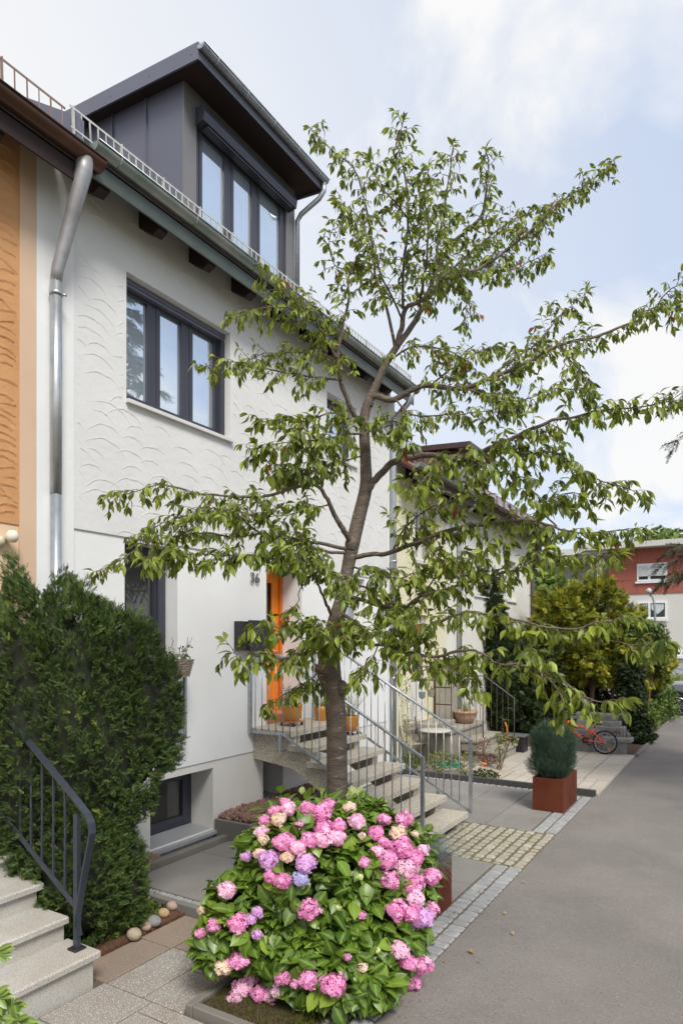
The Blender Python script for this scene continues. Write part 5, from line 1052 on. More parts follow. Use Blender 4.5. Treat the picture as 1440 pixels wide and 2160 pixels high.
for P, r, lf, dens, leaf in BR:
    seg = np.linalg.norm(np.diff(P, axis=0), axis=1); cum = np.concatenate([[0], np.cumsum(seg)]); tot = cum[-1]; s_ = tot * lf + .02
    while s_ < tot:
        i = min(np.searchsorted(cum, s_) - 1, len(P) - 2); i = max(i, 0); p = P[i] + (P[i + 1] - P[i]) * ((s_ - cum[i]) / seg[i]); bd = (P[i + 1] - P[i]) / seg[i]
        f_ = s_ / tot; d = rng.normal(size=3); d -= bd * np.dot(d, bd); d /= np.linalg.norm(d); d[2] = d[2] * .6 + .12
        L_ = rng.uniform(.05, .17) * (1.15 - .55 * f_) * (1.0 + .25 * dens)
        twig(p, d + bd * rng.uniform(.2, .9), L_, leaf, 1.0); s_ += rng.uniform(.045, .085) / dens / 2.15
    for k in range(5): add_leaf(P[-1], (P[-1] - P[-2]) / (np.linalg.norm(P[-1] - P[-2]) + 1e-6) + np.array([0, 0, -rng.uniform(0, .8)]) + rng.normal(size=3) * .35, rng.uniform(*leaf))
wood.build('branches', M['bark'], ct)
CL = leaf_t(.195, .45, .48, ((0, 0), (.14, .35), (.34, .88), (.55, 1.0), (.78, .66), (.92, .22), (1, 0)), .01)
scatter('crown', CL[:2], np.array(LP), np.array(LD), np.array(LU), np.array(LS), np.array(LR), M['cherry'], ct, CL[2])
print('cherry leaves', len(LP))

# ------------------------------------------------------------------ the cream neighbour's landing and things on it
ns = thing('staircase', 'old concrete stairs and landing of the cream house with thin dark railings', 'stairs', (-4.7, 11.9, .03)); o = np.array([-4.7, 11.9, .03])
def bb(mb, x0, x1, y0, y1, z0, z1, o=o, bev=.012): return mb.bevbox(x0 - o[0], x1 - o[0], y0 - o[1], y1 - o[1], z0 - o[2], z1 - o[2], bev)
bb(MB(), FX + .002, -4.45, 11.02, 12.75, .03, .60).build('landing_base', M['concrete'], ns); bb(MB(), FX + .002, -4.42, 10.99, 12.78, .602, .66).build('landing', M['concrete'], ns)
for x0, x1, z in ((-4.448, -4.12, .44), (-4.448, -3.80, .24)): bb(MB(), x0, x1 - .03, 11.52 if z > .3 else 11.6, 12.9, .03 if z < .3 else .242, z - .05).build('riser', M['concrete'], ns); bb(MB(), x0, x1, 11.5 if z > .3 else 11.58, 12.93, z - .048, z).build('tread', M['concrete'], ns)
bb(MB(), FX + .002, FX + .5, 10.96, 11.9, .662, .76).build('door_step', M['concrete'], ns)
dk = mat('dark_thin_railing', (.13, .11, .10), .5, .4)
for Y in (11.03, 12.85):
    b = MB(); b.tube([(FX - o[0], Y - o[1], 1.52), (-4.45 - o[0], Y - o[1], 1.52), (-3.85 - o[0], Y - o[1], 1.10), (-3.85 - o[0], Y - o[1], .30 if Y > 12 else .55)], .012, 6); r = b.build('railing', dk, ns)
    x = FX + .08
    while x < -3.88:
        zt = 1.52 if x < -4.45 else 1.52 - (x + 4.45) * .70; zb = .66 if x < -4.45 else .62 - (x + 4.45) * .55; b = MB(); b.tube([(x - o[0], Y - o[1], zb - .03), (x - o[0], Y - o[1], zt - .03)], .0055, 5); b.build('baluster', dk, r); x += .115
tt = thing('pot_trough', 'weathered terracotta bowl with upright grass on the concrete landing', 'planter', (-4.62, 12.2, .66))
MB().lathe([(.10, 0), (.16, .03), (.21, .13), (.23, .20), (.245, .21), (.245, .245), (.215, .245), (.20, .22), (0, .21)], (0, 0, 0), 28).build('bowl', M['oldterra'], tt); tuft(tt, 120, (.2, .42), M['herb'], .5, .2, .08, blade_t(.008, .25), rm=(.5, 1))
cb = thing('cabinet', 'old beige metal cabinet with rusty edges beside the white door', 'cabinet', (-4.98, 12.05, .762)); b = MB(); cm_ = mat('beige_cabinet', (.33, .32, .27), .7, var=(.27, .25, .20), vs=5)
cb.location = (-4.98, 12.15, .662)
b.bevbox(-.17, .17, -.17, .17, .03, 1.02, .01); b.build('body', cm_, cb)
for z in (.03, .36, .69): MB().bevbox(-.155, .155, -.186, -.172, z + .012, z + .315, .005).build('drawer', cm_, cb)
b = MB()
for z in (.02, .345, .675, 1.005): b.box(-.175, .175, -.178, -.171, z, z + .022)
for x in (-.175, .157): b.box(x, x + .018, -.177, -.1705, .0, 1.02)
b.build('rusty_edging', mat('rust_trim', (.13, .05, .03), .8), cb)
bt = thing('bistro_table', 'small round grey bistro table in front of the concrete landing', 'table', (-4.62, 10.74, .03)); MB().lathe([(0, .64), (.27, .64), (.28, .65), (.28, .662), (.27, .67), (0, .67)], (0, 0, 0), 32).build('tabletop', mat('grey_table_top', (.46, .43, .38), .6), bt)
b = MB(); b.tube([(0, 0, 0), (0, 0, .64)], .022, 10); b.build('leg', M['galvd'], bt)
for k in range(3): a = k * 2.094; MB().tube([(.0, 0, .08), (.22 * math.cos(a), .22 * math.sin(a), .012)], .012, 6).build('foot', M['galvd'], bt)
ch = thing('folding_chair', 'slatted wooden folding chair behind the round bistro table', 'chair', (-5.0, 10.62, .03), -.5); wm = mat('weathered_slats', (.36, .30, .23), .8, var=(.28, .23, .18), vs=9)
for k in range(5): MB().bevbox(-.16 + k * .072, -.105 + k * .072, -.19, .19, .42, .436, .003).build('seat_slat', wm, ch)
for k in range(3): MB().bevbox(-.20, -.185, -.2, .2, .62 + k * .075, .672 + k * .075, .003).build('back_slat', wm, ch)
for sy in (-.19, .19):
    MB().bar((-.19, sy, .86), (.14, sy, 0), .014, .025).build('leg', M['galvd'], ch); MB().bar((.15, sy * .92, .43), (-.2, sy * .92, 0), .014, .025).build('leg', M['galvd'], ch)
MB().bar((.10, -.18, .1), (.10, .18, .1), .012, .012).build('stretcher', M['galvd'], ch)
for (x, z, c, lab, pl) in ((-4.98, 1.30, (.24, .33, .38), 'small blue-grey pot hooked on the dark landing railing', 0), (-4.80, 1.34, (.40, .38, .30), 'small hanging pot of trailing herbs on the dark landing railing', 1)):
    t = thing('hanging_pot', lab, 'pot', (x, 10.98, z)); MB().lathe([(.03, -.09), (.052, -.07), (.062, .03), (.066, .035), (.058, .035), (.05, 0), (0, -.005)], (0, 0, 0), 18).build('pot', mat('pot_glaze', c, .5), t); MB().tube([(0, 0, .03), (0, .01, .19), (0, .06, .20)], .003, 5).build('hook', M['galvd'], t)
    if pl: tuft(t, 60, (.05, .12), M['herb'], 1.6, .0, .05, YEW2, rm=(.2, .8))
bn = thing('storage_bin', 'low black plastic bin beside the far railing', 'bin', (-3.95, 13.25, .03)); MB().bevbox(-.22, .22, -.16, .16, 0, .30, .02).build('body', M['black'], bn); MB().bevbox(-.24, .24, -.18, .18, .302, .34, .015).build('lid', mat('grey_lid', (.12, .12, .13), .5), bn)
sv = thing('hand_shovel', 'orange plastic shovel leaning on the concrete steps', 'shovel', (-4.02, 12.97, .25)); b = MB(); b.tube([(0, 0, 0), (-.02, .02, .28), (-.06, .02, .38)], .016, 8); b.build('handle', M['door'], sv); MB().bevbox(-.06, .06, -.01, .01, -.2, 0, .004).build('blade', M['door'], sv)
gh = thing('garden_box', 'flat turquoise green plastic tray below the landing', 'tray', (-4.45, 10.93, .03)); MB().bevbox(-.24, .24, -.05, .05, 0, .10, .015).build('tray', mat('turquoise_plastic', (.03, .36, .24), .4), gh)
def shrub(name, label, loc, ells, n, size, m, tm=None, stems=8, up=.5, cat='shrub', **kw):
    t = thing(name, label, cat, loc); foliage('foliage', tm or leaf_t(.28)[:2], ells, n, size, m, t, up=up, jitter=.6, zmin=.01, **kw)
    b = MB(); 
    for k in range(stems): c, r = ells[k % len(ells)]; b.tube([(U(-.05, .05), U(-.05, .05), -.02), (c[0] * .7, c[1] * .7, c[2] * .6), (c[0] + U(-1, 1) * r[0] * .6, c[1] + U(-1, 1) * r[1] * .6, c[2] + r[2] * .5)], .006, 5)
    b.build('stems', mat('shrub_stems', (.14, .09, .05), .8), t); return t
shrub('small_shrub', 'yellow-green leafy plant in the gravel bed behind the near kerb', (-4.42, 10.42, .03), [((0, 0, .18), (.22, .14, .17)), ((.1, .02, .25), (.14, .12, .12))], 420, (.025, .055), M['herb'])
shrub('small_shrub', 'feathery yellow-green plant in the gravel bed under the bistro table', (-3.98, 10.45, .03), [((0, 0, .18), (.24, .15, .18)), ((-.1, .02, .22), (.14, .12, .14))], 420, (.025, .05), M['herb'])
shrub('small_shrub', 'green low plant in the gravel bed near the downpipe', (-4.92, 10.45, .03), [((0, 0, .14), (.16, .13, .14))], 260, (.03, .06), M['broad'])
shrub('small_shrub', 'dark red leafed shrub at the foot of the concrete steps', (-3.95, 11.35, .03), [((0, 0, .30), (.13, .13, .22)), ((.1, 0, .12), (.16, .12, .1))], 260, (.02, .045), M['redleaf'])
shrub('small_shrub', 'tall thin yellow-green shrub at the corner of the beige terrace', (-3.62, 11.15, .03), [((.05, 0, .30), (.10, .10, .2)), ((.18, .05, .52), (.14, .12, .12)), ((.02, 0, .55), (.08, .08, .1))], 260, (.03, .06), M['herb'])
shrub('ground_cover_plant', 'dark brown and green groundcover at the bed corner by the lily', (-3.60, 10.4, .03), [((0, 0, .05), (.22, .18, .08))], 320, (.03, .05), M['thujad'])
ly = thing('lily', 'orange lily in bloom at the corner of the gravel bed', 'flower', (-3.62, 10.38, .04)); fl = np.zeros((8, 3)) + [0, 0, .2] + rng.normal(size=(8, 3)) * .02; scatter('flower', leaf_t(.2, .2, .6)[:2], fl, nrm_(rng.normal(size=(8, 3)) + [.2, -.4, .6]), rdir(8) + [0, 0, 1], np.full(8, .085), np.zeros(8) + .5, leafmat('orange_petal', [(0, (.9, .28, .03)), (1, (.95, .45, .08))], .5, .3), ly)
tuft(ly, 14, (.1, .2), M['broad'], .8, 0, .02, blade_t(.03, .4))
iv = thing('climbing_plant', 'thin pale climbing plant on a cane beside the downpipe', 'plant', (FX + .12, 10.50, .03)); MB().tube([(0, 0, 0), (.03, .04, .8), (0, 0, 1.55)], .006, 5).build('stem', M['twig'], iv); q = np.stack([rng.normal(size=150) * .05 + .03, rng.normal(size=150) * .05, rng.uniform(.1, 1.6, 150)], 1); scatter('leaves', leaf_t(.35)[:2], q, rdir(150), rdir(150) + [0, 0, 1], rng.uniform(.03, .05, 150), rng.uniform(.3, 1, 150), M['herb'], iv)

# ------------------------------------------------------------------ block steps, bicycle
bs = thing('block_seat', 'stacked grey stone blocks forming stepped edging behind the bicycle', 'steps', (-2.5, 14.05, .03)); o = np.array([-2.5, 14.05, .03])
def blk(x0, x1, y0, y1, z0, z1, c):
    b = MB(); b.cur = c; b.bevbox(x0 + 2.5, x1 + 2.5, y0 - 14.05, y1 - 14.05, z0, z1, .012); b.build('block', M['block'], bs)
blk(-2.98, -2.50, 13.90, 14.2, -.03, .24, .3); blk(-2.495, -1.98, 13.90, 14.2, -.03, .24, .5); blk(-2.40, -1.86, 13.86, 14.25, .242, .315, .9)
blk(-3.0, -2.40, 13.98, 14.3, .242, .42, .6); blk(-2.90, -2.02, 14.08, 14.4, .422, .50, .8); blk(-2.95, -2.12, 14.16, 14.5, .502, .60, 1.0); blk(-3.3, -2.16, 14.28, 14.7, .602, .72, .7)
for k in range(7): blk(-2.36 + k * .065, -2.31 + k * .065, 14.1, 14.2, .317, .317 + U(.05, .10), .9)
bk = thing('bicycle', 'red child bicycle with black saddle leaning against the grey stone blocks', 'bicycle', (-2.62, 13.72, .03)); bk.rotation_euler = (math.radians(-6), 0, 0); Rw = .235
red = mat('red_frame_paint', (.85, .06, .015), .3, coat=.5); tyre = mat('black_tyre', (.015, .015, .016), .8); rimm = mat('silver_rim', (.5, .5, .52), .3, .8)
def wheel_b(x):
    w = MB(); c = np.array([x, 0, Rw]); w.tube([c + np.array([math.cos(a), 0, math.sin(a)]) * (Rw - .02) for a in np.linspace(0, 2 * math.pi, 37)], .021, 8, cap=False); wo = w.build('wheel', tyre, bk)
    w = MB(); w.tube([c + np.array([math.cos(a), 0, math.sin(a)]) * (Rw - .043) for a in np.linspace(0, 2 * math.pi, 37)], .008, 6, cap=False); w.build('rim', rimm, wo)
    w = MB()
    for k in range(20): a = k * math.pi / 10; w.tube([c + np.array([0, .014 * (-1) ** k, 0]), c + np.array([math.cos(a + .2 * (-1) ** k), 0, math.sin(a + .2 * (-1) ** k)]) * (Rw - .045)], .0014, 3)
    w.tube([c - [0, .03, 0], c + [0, .03, 0]], .016, 8); w.build('spokes', rimm, wo)
    w = MB(); w.box(c[0] + .06, c[0] + .11, -.008, .008, c[2] - .135, c[2] - .105); w.build('reflector', M['door'], wo)
xr, xf = .30, -.52; BB_ = (-.06, 0, .25); ST = (.085, 0, .485); HT = (-.40, 0, .60); HB = (-.425, 0, .50)
wheel_b(xr); wheel_b(xf)
b = MB(); b.tube([HB, BB_], .019, 8); b.tube([HT, (.03, 0, .445)], .016, 8); b.tube([BB_, (.095, 0, .50)], .015, 8); b.tube([(-.39, 0, .63), (-.435, 0, .47)], .021, 8)
for sy in (-.045, .045): b.tube([BB_, (BB_[0] + .05, sy, .245), (xr, sy, Rw)], .010, 6); b.tube([(.075, 0, .43), (.1, sy, .40), (xr, sy, Rw)], .010, 6)
b.build('frame', red, bk)
b = MB()
for sy in (-.05, .05): b.tube([(-.435, sy * .5, .46), (-.45, sy, .42), (xf, sy, Rw)], .012, 6)
b.build('fork', red, bk)
b = MB(); b.tube([(-.385, 0, .63), (-.38, 0, .69)], .013, 8); b.tube([(-.34, -.27, .74), (-.37, -.1, .72), (-.38, 0, .69), (-.37, .1, .72), (-.34, .27, .74)], .011, 8); b.build('handlebar', tyre, bk)
for sy in (-1, 1): MB().tube([(-.345, sy * .19, .735), (-.325, sy * .29, .745)], .016, 8).build('grip', tyre, bk)
b = MB(); b.tube([(.095, 0, .50), (.115, 0, .57)], .011, 8); b.build('seat_post', tyre, bk)
b = MB(); b.blob((.15, 0, .60), (.105, .055, .028), 2, .15, 8); sdl = b.build('saddle', tyre, bk); b = MB(); b.blob((.19, 0, .612), (.06, .058, .024), 3, .1, 8); b.build('saddle_cover', mat('yellow_saddle', (.55, .55, .03), .5), sdl)
b = MB(); b.lathe([(.03, -.004), (.065, -.004), (.065, .004), (.03, .004)], (0, 0, 0), 20); cr = b.build('chainring', tyre, bk); cr.location = (BB_[0], -.035, BB_[2]); cr.rotation_euler = (math.radians(90), 0, 0)
for sg in (1, -1): b = MB(); b.tube([(BB_[0], -.05 * sg, BB_[2]), (BB_[0] + .09 * sg, -.06 * sg, BB_[2] - .08 * sg)], .009, 6); b.box(BB_[0] + .09 * sg - .035, BB_[0] + .09 * sg + .035, -.06 * sg - (.07 if sg > 0 else 0), -.06 * sg + (0 if sg > 0 else .07), BB_[2] - .08 * sg - .01, BB_[2] - .08 * sg + .01); b.build('crank', tyre, bk)

# ------------------------------------------------------------------ conifers and shrubs further back
def tree(name, label, loc, trunks, ells, n, size, m, tm, group=None, cat='tree', lim=0, **kw):
    t = thing(name, label, cat, loc, group=group); b = MB()
    for (x, y, h, r, lx) in trunks: b.tube([(x, y, -.05), (x + lx * .4, y, h * .5), (x + lx, y, h)], [r, r * .8, r * .5], 8)
    for k in range(lim):
        x, y, h, r, lx = trunks[k % len(trunks)]; c, rr_ = ells[k % len(ells)]; z = h * U(.3, .95); b.tube([(x + lx * z / h, y, z), tuple(np.array(c) * .5 + np.array([x, y, z]) * .5 + rng.normal(size=3) * .1), tuple(np.array(c) + rng.normal(size=3) * np.array(rr_) * .45)], [r * .35, r * .22, r * .08], 5)
    b.build('trunk', M['twig'], t); foliage('crown', tm, ells, n, size, m, t, **kw); return t
def LE(px, Z, zc, rl, rd, rv, o_): p = at(px, 1351, Z); return (np.array([p[0], p[1], zc]) - o_, (rl, rd, rv))
o_ = at(1232, 1351, 17.5) * [1, 1, 0]; ge = [LE(1190, 17.3, 2.55, .85, .8, 1.15, o_), LE(1262, 17.3, 2.75, .80, .8, 1.30, o_), LE(1318, 17.6, 2.2, .70, .8, .95, o_), LE(1150, 17.5, 1.9, .6, .7, 1.0, o_), LE(1370, 17.8, 1.65, .55, .7, .6, o_), LE(1240, 17.0, 1.9, 1.1, .8, .75, o_), LE(1330, 17.2, 1.5, .8, .7, .5, o_)]
tree('thuja_tree', 'golden green thuja with several bare brown trunks behind the bicycle', o_, [(-.25, -.2, 2.4, .085, .0), (-.02, -.1, 2.4, .055, .05), (.18, -.3, 2.3, .075, .22), (-.75, -.1, 2.2, .05, -.15), (-.05, .5, 2.4, .07, -.1), (.6, .4, 2.2, .05, .1)], ge, 15000, (.10, .24), M['thuja'], FAN, lim=16, up=.25, jitter=.5, seed=12, shell=(.72, 1.05), cut=.82, zmin=.9, lump=.22, rmean=.50, rsd=.26, clump=6)
o_ = at(1025, 1351, 16.0) * [1, 1, 0]; te = [LE(1018, 16.0, 2.1, .62, .6, 1.95, o_), LE(1050, 15.8, 1.55, .42, .5, 1.5, o_), LE(985, 16.2, 1.5, .45, .5, 1.5, o_)]
tree('thuja_tree', 'dense dark green conical thuja at the corner of the off-white house', o_, [(0, 0, 3, .10, 0)], te, 9000, (.08, .16), M['thujad'], FAN, up=.5, jitter=.35, seed=13, shell=(.78, 1.03), lump=.06, rmean=.5, rsd=.2, clump=4)
core(t_ := 'dark_core', te, mat('thuja_inner', (.012, .018, .006), .95), bpy.data.objects['thuja_tree.001'], .8)  # solid dark filler for the shaded inside of the cone
o_ = at(1100, 1351, 17.0) * [1, 1, 0]; ne = [LE(1090, 17, 1.35, .9, .7, 1.0, o_), LE(1150, 17.5, 1.5, .8, .6, 1.2, o_), LE(1040, 16.5, .75, .7, .6, .7, o_), LE(1100, 16.2, .45, .8, .5, .45, o_), LE(1200, 18.5, 1.2, .8, .6, 1.3, o_), LE(1260, 18.8, 1.2, .9, .6, 1.3, o_), LE(1330, 18.8, 1.0, .8, .6, 1.1, o_)]
tree('evergreen_hedge', 'dark tangled evergreen hedge filling the shade behind the terrace', o_, [(0, 0, 1.5, .05, .1), (.5, .2, 1.6, .04, -.1), (-.5, -.1, 1.4, .04, .0)], ne, 12000, (.10, .22), M['thujad'], FAN, cat='hedge', lim=12, up=.2, jitter=.6, seed=14, shell=(.6, 1.05), lump=.2, rmean=.35, rsd=.22, clump=4)
o_ = at(1340, 1351, 14.9) * [1, 1, 0]; de = [LE(1338, 14.9, .95, .24, .3, .85, o_), LE(1326, 15.0, 1.3, .28, .3, .5, o_), LE(1350, 14.7, .35, .22, .2, .35, o_)]
tree('holly_shrub', 'narrow dark blue-green shrub right of the stone blocks', o_, [(0, 0, 1, .03, 0)], de + [LE(1352, 14.6, .12, .30, .3, .14, o_)], 5200, (.05, .10), M['thujad'], leaf_t(.3)[:2], cat='shrub', up=.3, jitter=.6, seed=15, shell=(.5, 1.05), lump=.15, rmean=.1, rsd=.14)
o_ = at(1385, 1351, 18.5) * [1, 1, 0]; se = [LE(1385, 18.5, .45, .55, .7, .55, o_), LE(1370, 19.5, .9, .5, .6, .7, o_), LE(1392, 19.5, .35, .25, .8, .4, o_), LE(1360, 17, .35, .4, .6, .45, o_)]
tree('ground_shrub', 'bright green spreading shrub along the kerb before the grey car', o_, [(0, 0, .5, .02, 0)], se, 5200, (.06, .13), M['broad'], leaf_t(.3)[:2], cat='shrub', up=.3, jitter=.6, seed=16, shell=(.6, 1.05), lump=.25, rmean=.45, rsd=.25)
o_ = at(1380, 1351, 16.5) * [1, 1, 0]; le_ = [LE(1372, 16.5, 2.35, .40, .5, .30, o_), LE(1392, 16.5, 1.85, .22, .40, .30, o_), LE(1350, 16.6, 2.3, .5, .5, .45, o_)]
tree('laurel_shrub', 'broad leafed laurel leaning right over the kerb beside the golden thuja', o_, [(-.4, 0, 2.2, .03, .4), (-.2, 0, 1.8, .025, .2)], le_, 2600, (.06, .12), M['broad'], leaf_t(.3)[:2], cat='shrub', up=.4, jitter=.6, seed=17, shell=(.55, 1.08), lump=.3, rmean=.3, rsd=.22)
for i, (px, Z, zc, rl, rv, lab) in enumerate(((1150, 30, 3.2, 1.5, 2.6, 'light green tree seen between the off-white house and the thuja'), (1395, 62, 10.8, 3.0, 2.0, 'bright green tree top above the red building roof'), (1350, 64, 9.6, 2.4, 1.6, 'lower green tree top at the left above the red building roof'), (1100, 34, 3.6, 1.6, 2.9, 'green tree beside the brown downpipe of the end house'))):
    o_ = at(px, 1351, Z) * [1, 1, 0]; e = [LE(px, Z, zc, rl, rl, rv, o_), LE(px + 25, Z, zc - .5, rl * .8, rl, rv * .8, o_), LE(px - 22, Z + .5, zc - .8, rl * .7, rl, rv * .7, o_), LE(px + 60 if Z > 50 else px, Z, zc - .1, rl * .8, rl, rv * .8, o_)]
    tree('broadleaf_tree', lab, o_, [(0, 0, zc, .2, .1)], e, 2600, (.18, .40) if Z < 50 else (.3, .6), M['broad'], leaf_t(.35)[:2], group='trees in the distance', up=.3, jitter=.7, seed=30 + i, shell=(.6, 1.08), lump=.3, rmean=.6, rsd=.25, lim=6)
for i, px in enumerate((1400, 1436)):
    o_ = at(px, 1351, 27.0) * [1, 1, 0] + [0, 0, -.3]; e = [((0, 0, .7), (.45, .4, .5))]
    shrub('box_shrub', ['pale green clipped shrub against the grey garage door', 'small pale shrub at the right edge before the garage door'][i], o_, e, 500, (.07, .13), M['broad'], rmean=.9, rsd=.1)

# ------------------------------------------------------------------ the spruce just outside the frame on the right
sp = thing('spruce_tree', 'dark spruce whose drooping branch tips reach in at the right edge', 'tree', (2.3, 11.0, 0)); O3 = np.array([2.3, 11.0, 0.]); b = MB(); b.tube([(0, 0, -.1), (0, 0, 5), (0, 0, 11.2)], [.22, .15, .02], 12); b.build('trunk', M['twig'], sp)
BP, BD = [], []; b = MB()
def bough(z0, az_, L_, rise=.0):
    e = np.array([math.sin(az_), math.cos(az_), 0]); n = 9; pts = [np.array([0, 0, z0]) + e * L_ * t + np.array([0, 0, rise * t - .38 * L_ * t * t * .6]) for t in np.linspace(0, 1, n)]
    b.tube(pts, list(np.linspace(.028, .005, n)), 5); side = np.array([e[1], -e[0], 0])
    for i in range(2, n):
        for sg in (-1, 1):
            for q in range(2):
                s0 = pts[i] * (1 - q * .5) + pts[i - 1] * q * .5; l = L_ * .30 * (1.1 - i / n) + .12; d = e * .55 + side * sg * .8 + np.array([0, 0, -.35])
                for j in range(max(2, int(l / .08))): BP.append(s0 + d * .08 * j); BD.append(d + rng.normal(size=3) * .22)
        BP.append(pts[i]); BD.append(e + rng.normal(size=3) * .2)
for k in range(84):
    z = 3.6 + k * .085; bough(z, k * 2.399, (4.35 - .37 * z) * U(.85, 1.08))
for (x, y, Z) in ((1403, 1190, 9.6), (1418, 1160, 9.2), (1412, 1222, 9.4), (1428, 1205, 9.0), (1420, 840, 10.5), (1430, 930, 10.2), (1436, 1150, 9.9)):
    T_ = at(x, y, Z) - O3; L_ = float(np.hypot(T_[0], T_[1])); bough(T_[2] + .228 * L_, math.atan2(T_[0], T_[1]), L_)
sp_px = at(1400, 1190, 1.0)
b.build('boughs', M['twig'], sp)
BP, BD = np.array(BP), np.array(BD); scatter('needles', SPR, BP, BD, nrm_(np.array([[0, 0, 1.0]]) + rng.normal(size=(len(BP), 3)) * .3), rng.uniform(.16, .26, len(BP)), rng.uniform(0, 1, len(BP)), M['spruce'], sp)

# ------------------------------------------------------------------ car, street lamp
car = thing('parked_car', 'grey car with black wheel, only its front showing beyond the shrubs', 'car', (-2.45, 23.2, -.03)); paint = mat('grey_blue_paint', (.23, .26, .30), .25, .3, coat=1.0); trim = mat('black_trim', (.02, .02, .022), .5)
# body as cross sections along x: (x, sill, belt z, half width, roof z or None)
secs = [(0.0, .42, .62, .55, .66), (.06, .30, .74, .72, .80), (.22, .24, .86, .84, .92), (.6, .22, .93, .90, 1.00), (1.15, .22, .97, .91, 1.06), (1.35, .22, .98, .91, 1.14), (1.95, .22, .99, .91, 1.52), (2.5, .22, 1.0, .91, 1.60), (3.3, .22, 1.0, .91, 1.57), (3.9, .24, .98, .89, 1.35), (4.25, .30, .92, .82, 1.0), (4.35, .45, .8, .7, .85)]
b = MB(); vs = []; n = 14
for x, s0, bz, w, rz_ in secs:
    pr = [(w * .92, s0), (w, s0 + .12), (w * 1.01, (s0 + bz) / 2), (w * .98, bz), (w * (.97 if rz_ < 1.1 else .86), bz + (rz_ - bz) * .55), (w * (.80 if rz_ < 1.1 else .70), rz_ - .02), (w * .35, rz_)]
    vs += [(x, -y, z) for y, z in pr] + [(x, y, z) for y, z in reversed(pr)]
b.add(vs, [(i * n + k, i * n + (k + 1) % n, (i + 1) * n + (k + 1) % n, (i + 1) * n + k) for i in range(len(secs) - 1) for k in range(n)] + [tuple(range(n - 1, -1, -1)), tuple(range(len(vs) - n, len(vs)))], True); b.build('body', paint, car)
for x in (.78, 3.45):
    for sy in (-1, 1):
        w = MB(); w.tube([(x, sy * .93, .33), (x, sy * .70, .33)], .33, 28); wo = w.build('wheel', tyre, car)
        w = MB(); w.tube([(x + .40 * math.cos(a), sy * .925, .34 + .40 * math.sin(a)) for a in np.linspace(-.15, math.pi + .15, 17)], .045, 6); w.build('arch_trim', trim, wo)
        w = MB(); 
        for k in range(10): a = k * math.pi / 5; w.bar((x, sy * .94, .33), (x + .23 * math.cos(a), sy * .945, .33 + .23 * math.sin(a)), .012, .022)
        w.tube([(x + .24 * math.cos(a), sy * .94, .33 + .24 * math.sin(a)) for a in np.linspace(0, 2 * math.pi, 25)], .010, 5, cap=False); w.build('rim', rimm, wo)
for sy in (-1, 1): b = MB(); b.blob((.13, sy * .66, .73), (.14, .16, .07), 4, .1, 8); b.build('headlight', mat('headlight_glass', (.6, .65, .68), .15, .3), car)
b = MB(); b.box(.1, 4.2, -.925, -.90, .22, .34); b.build('sill_trim', trim, car)
b = MB(); b.prism([(1.52, 1.03), (1.98, 1.46), (3.3, 1.49), (3.75, 1.06)], 'y', -.86, -.80); b.build('side_window', M['glassd'], car)
lp_ = at(1379, 1351, 30.0); sl_ = thing('street_lamp', 'slim grey street lamp with curved arm in front of the white storey', 'street lamp', (lp_[0], lp_[1], gz(lp_[1])))
def L3(x, y): p = at(x, y, 30.0); return (p[0] - lp_[0], p[1] - lp_[1], p[2] - gz(lp_[1]))
b = MB(); b.tube([(L3(1381, 1351)[0], 0, 0), L3(1381, 1300), L3(1380, 1275), L3(1376, 1260), L3(1369, 1250)], [.06, .05, .045, .04, .035], 10); b.build('pole', mat('lamp_pole_grey', (.30, .33, .32), .5, .3), sl_)
b = MB(); p = np.array(L3(1365, 1244)); q = np.array(L3(1373, 1252)); b.tube([p + (p - q) * .1, p, (p + q) / 2, q], [.05, .12, .13, .05], 12); b.build('lamp_head', mat('lamp_head_grey', (.45, .46, .46), .4), sl_)

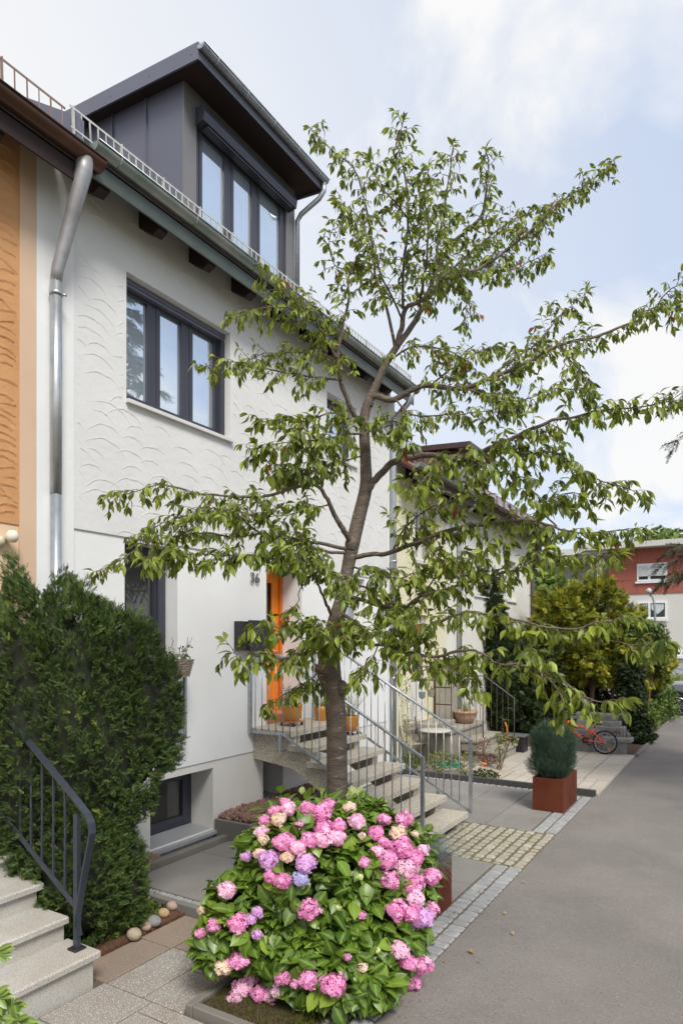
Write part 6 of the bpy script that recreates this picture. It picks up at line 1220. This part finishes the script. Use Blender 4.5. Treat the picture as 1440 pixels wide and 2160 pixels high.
# ------------------------------------------------------------------ rhododendron at the lower left, fallen leaves
rh = thing('rhododendron', 'rhododendron shoots with leathery leaves at the lower left corner', 'shrub', at(10, 2150, 3.3) * [1, 1, 0] + [0, 0, -.07]); O4 = np.array(rh.location); RL = leaf_t(.17, .25, .18, ((0, 0), (.12, .5), (.35, .95), (.6, 1.0), (.85, .6), (1, 0)))
P_, D_, U_, S_, T_ = [], [], [], [], []; b = MB()
for (x, y, Z, s0) in ((22, 2118, 3.3, .095), (38, 2152, 3.28, .10), (-6, 2006, 3.3, .09), (-10, 2100, 3.25, .10), (5, 2170, 3.2, .10)):
    c = at(x, y, Z) - O4; b.tube([(0, 0, 0), tuple(c * [.6, .6, .5]), tuple(c)], [.008, .006, .004], 6)
    for k in range(11): a = k * 2.4; e = RT * math.cos(a) + np.array([0, 0, 1.0]) * math.sin(a) * .75 - FW * .35; P_.append(c); D_.append(e + rng.normal(size=3) * .12); U_.append(-FW * .8 + np.array([0, 0, .8]) + rng.normal(size=3) * .2); S_.append(s0 * U(.8, 1.15)); T_.append(U(0, 1))
scatter('foliage', RL[:2], np.array(P_), np.array(D_), np.array(U_), np.array(S_), np.array(T_), M['rhodo'], rh, RL[2]); b.build('stems', M['twig'], rh)
n = 700; q = np.stack([-1.84 + np.abs(rng.normal(size=n)) * .35, rng.uniform(3.2, 14, n), np.zeros(n)], 1)
tag(scatter('grit', leaf_t(.5, .2, .1)[:2], q, rdir(n) * [1, 1, .1], rdir(n) * .3 + [0, 0, 1], rng.uniform(.004, .011, n), rng.uniform(0, 1, n), M['deadleaf']), 'fine grit and leaf crumbs along the edge of the asphalt', 'grit', None, 'stuff')
fp = [(1014, 1882), (1063, 1906), (1065, 1930), (1083, 1973), (1000, 2013), (1011, 2028), (935, 2027), (1034, 1901), (948, 1935), (1106, 1863), (962, 1925), (910, 1992)]
ln = ['tan leaf on the sett strip nearest the cobblestones', 'pale leaf on the asphalt beside the sett strip', 'small brown curled leaf on the asphalt, upper of two', 'small brown leaf on the asphalt below the curled one', 'largest yellowish leaf on the near asphalt', 'small tan scrap just below the largest fallen leaf', 'dark reddish leaf on the asphalt near the hydrangea', 'pale scrap beside the upper sett strip', 'orange leaf on the setts by the rusty planter', 'light leaf on the asphalt by the cobblestone corner', 'yellow scrap on the setts near the planter edge', 'brown leaf at the sett strip beside the hydrangea']
FLT = leaf_t(.3, .6, -.3)
for i, (x, y) in enumerate(fp):
    Z = 2.26 * FPX / (y - 1351); p = at(x, y, Z); a = U(0, 6.28); s0 = .055 if i == 4 else U(.02, .04)
    o = scatter('fallen_leaf', FLT[:2], np.array([[0, 0, .012]]), np.array([[math.cos(a), math.sin(a), 0]]), np.array([[0, 0, 1.]]), [s0], [random.random()], M['deadleaf']); o.location = (p[0], p[1], 0.0); tag(o, ln[i], 'leaf', 'fallen leaves on the ground')
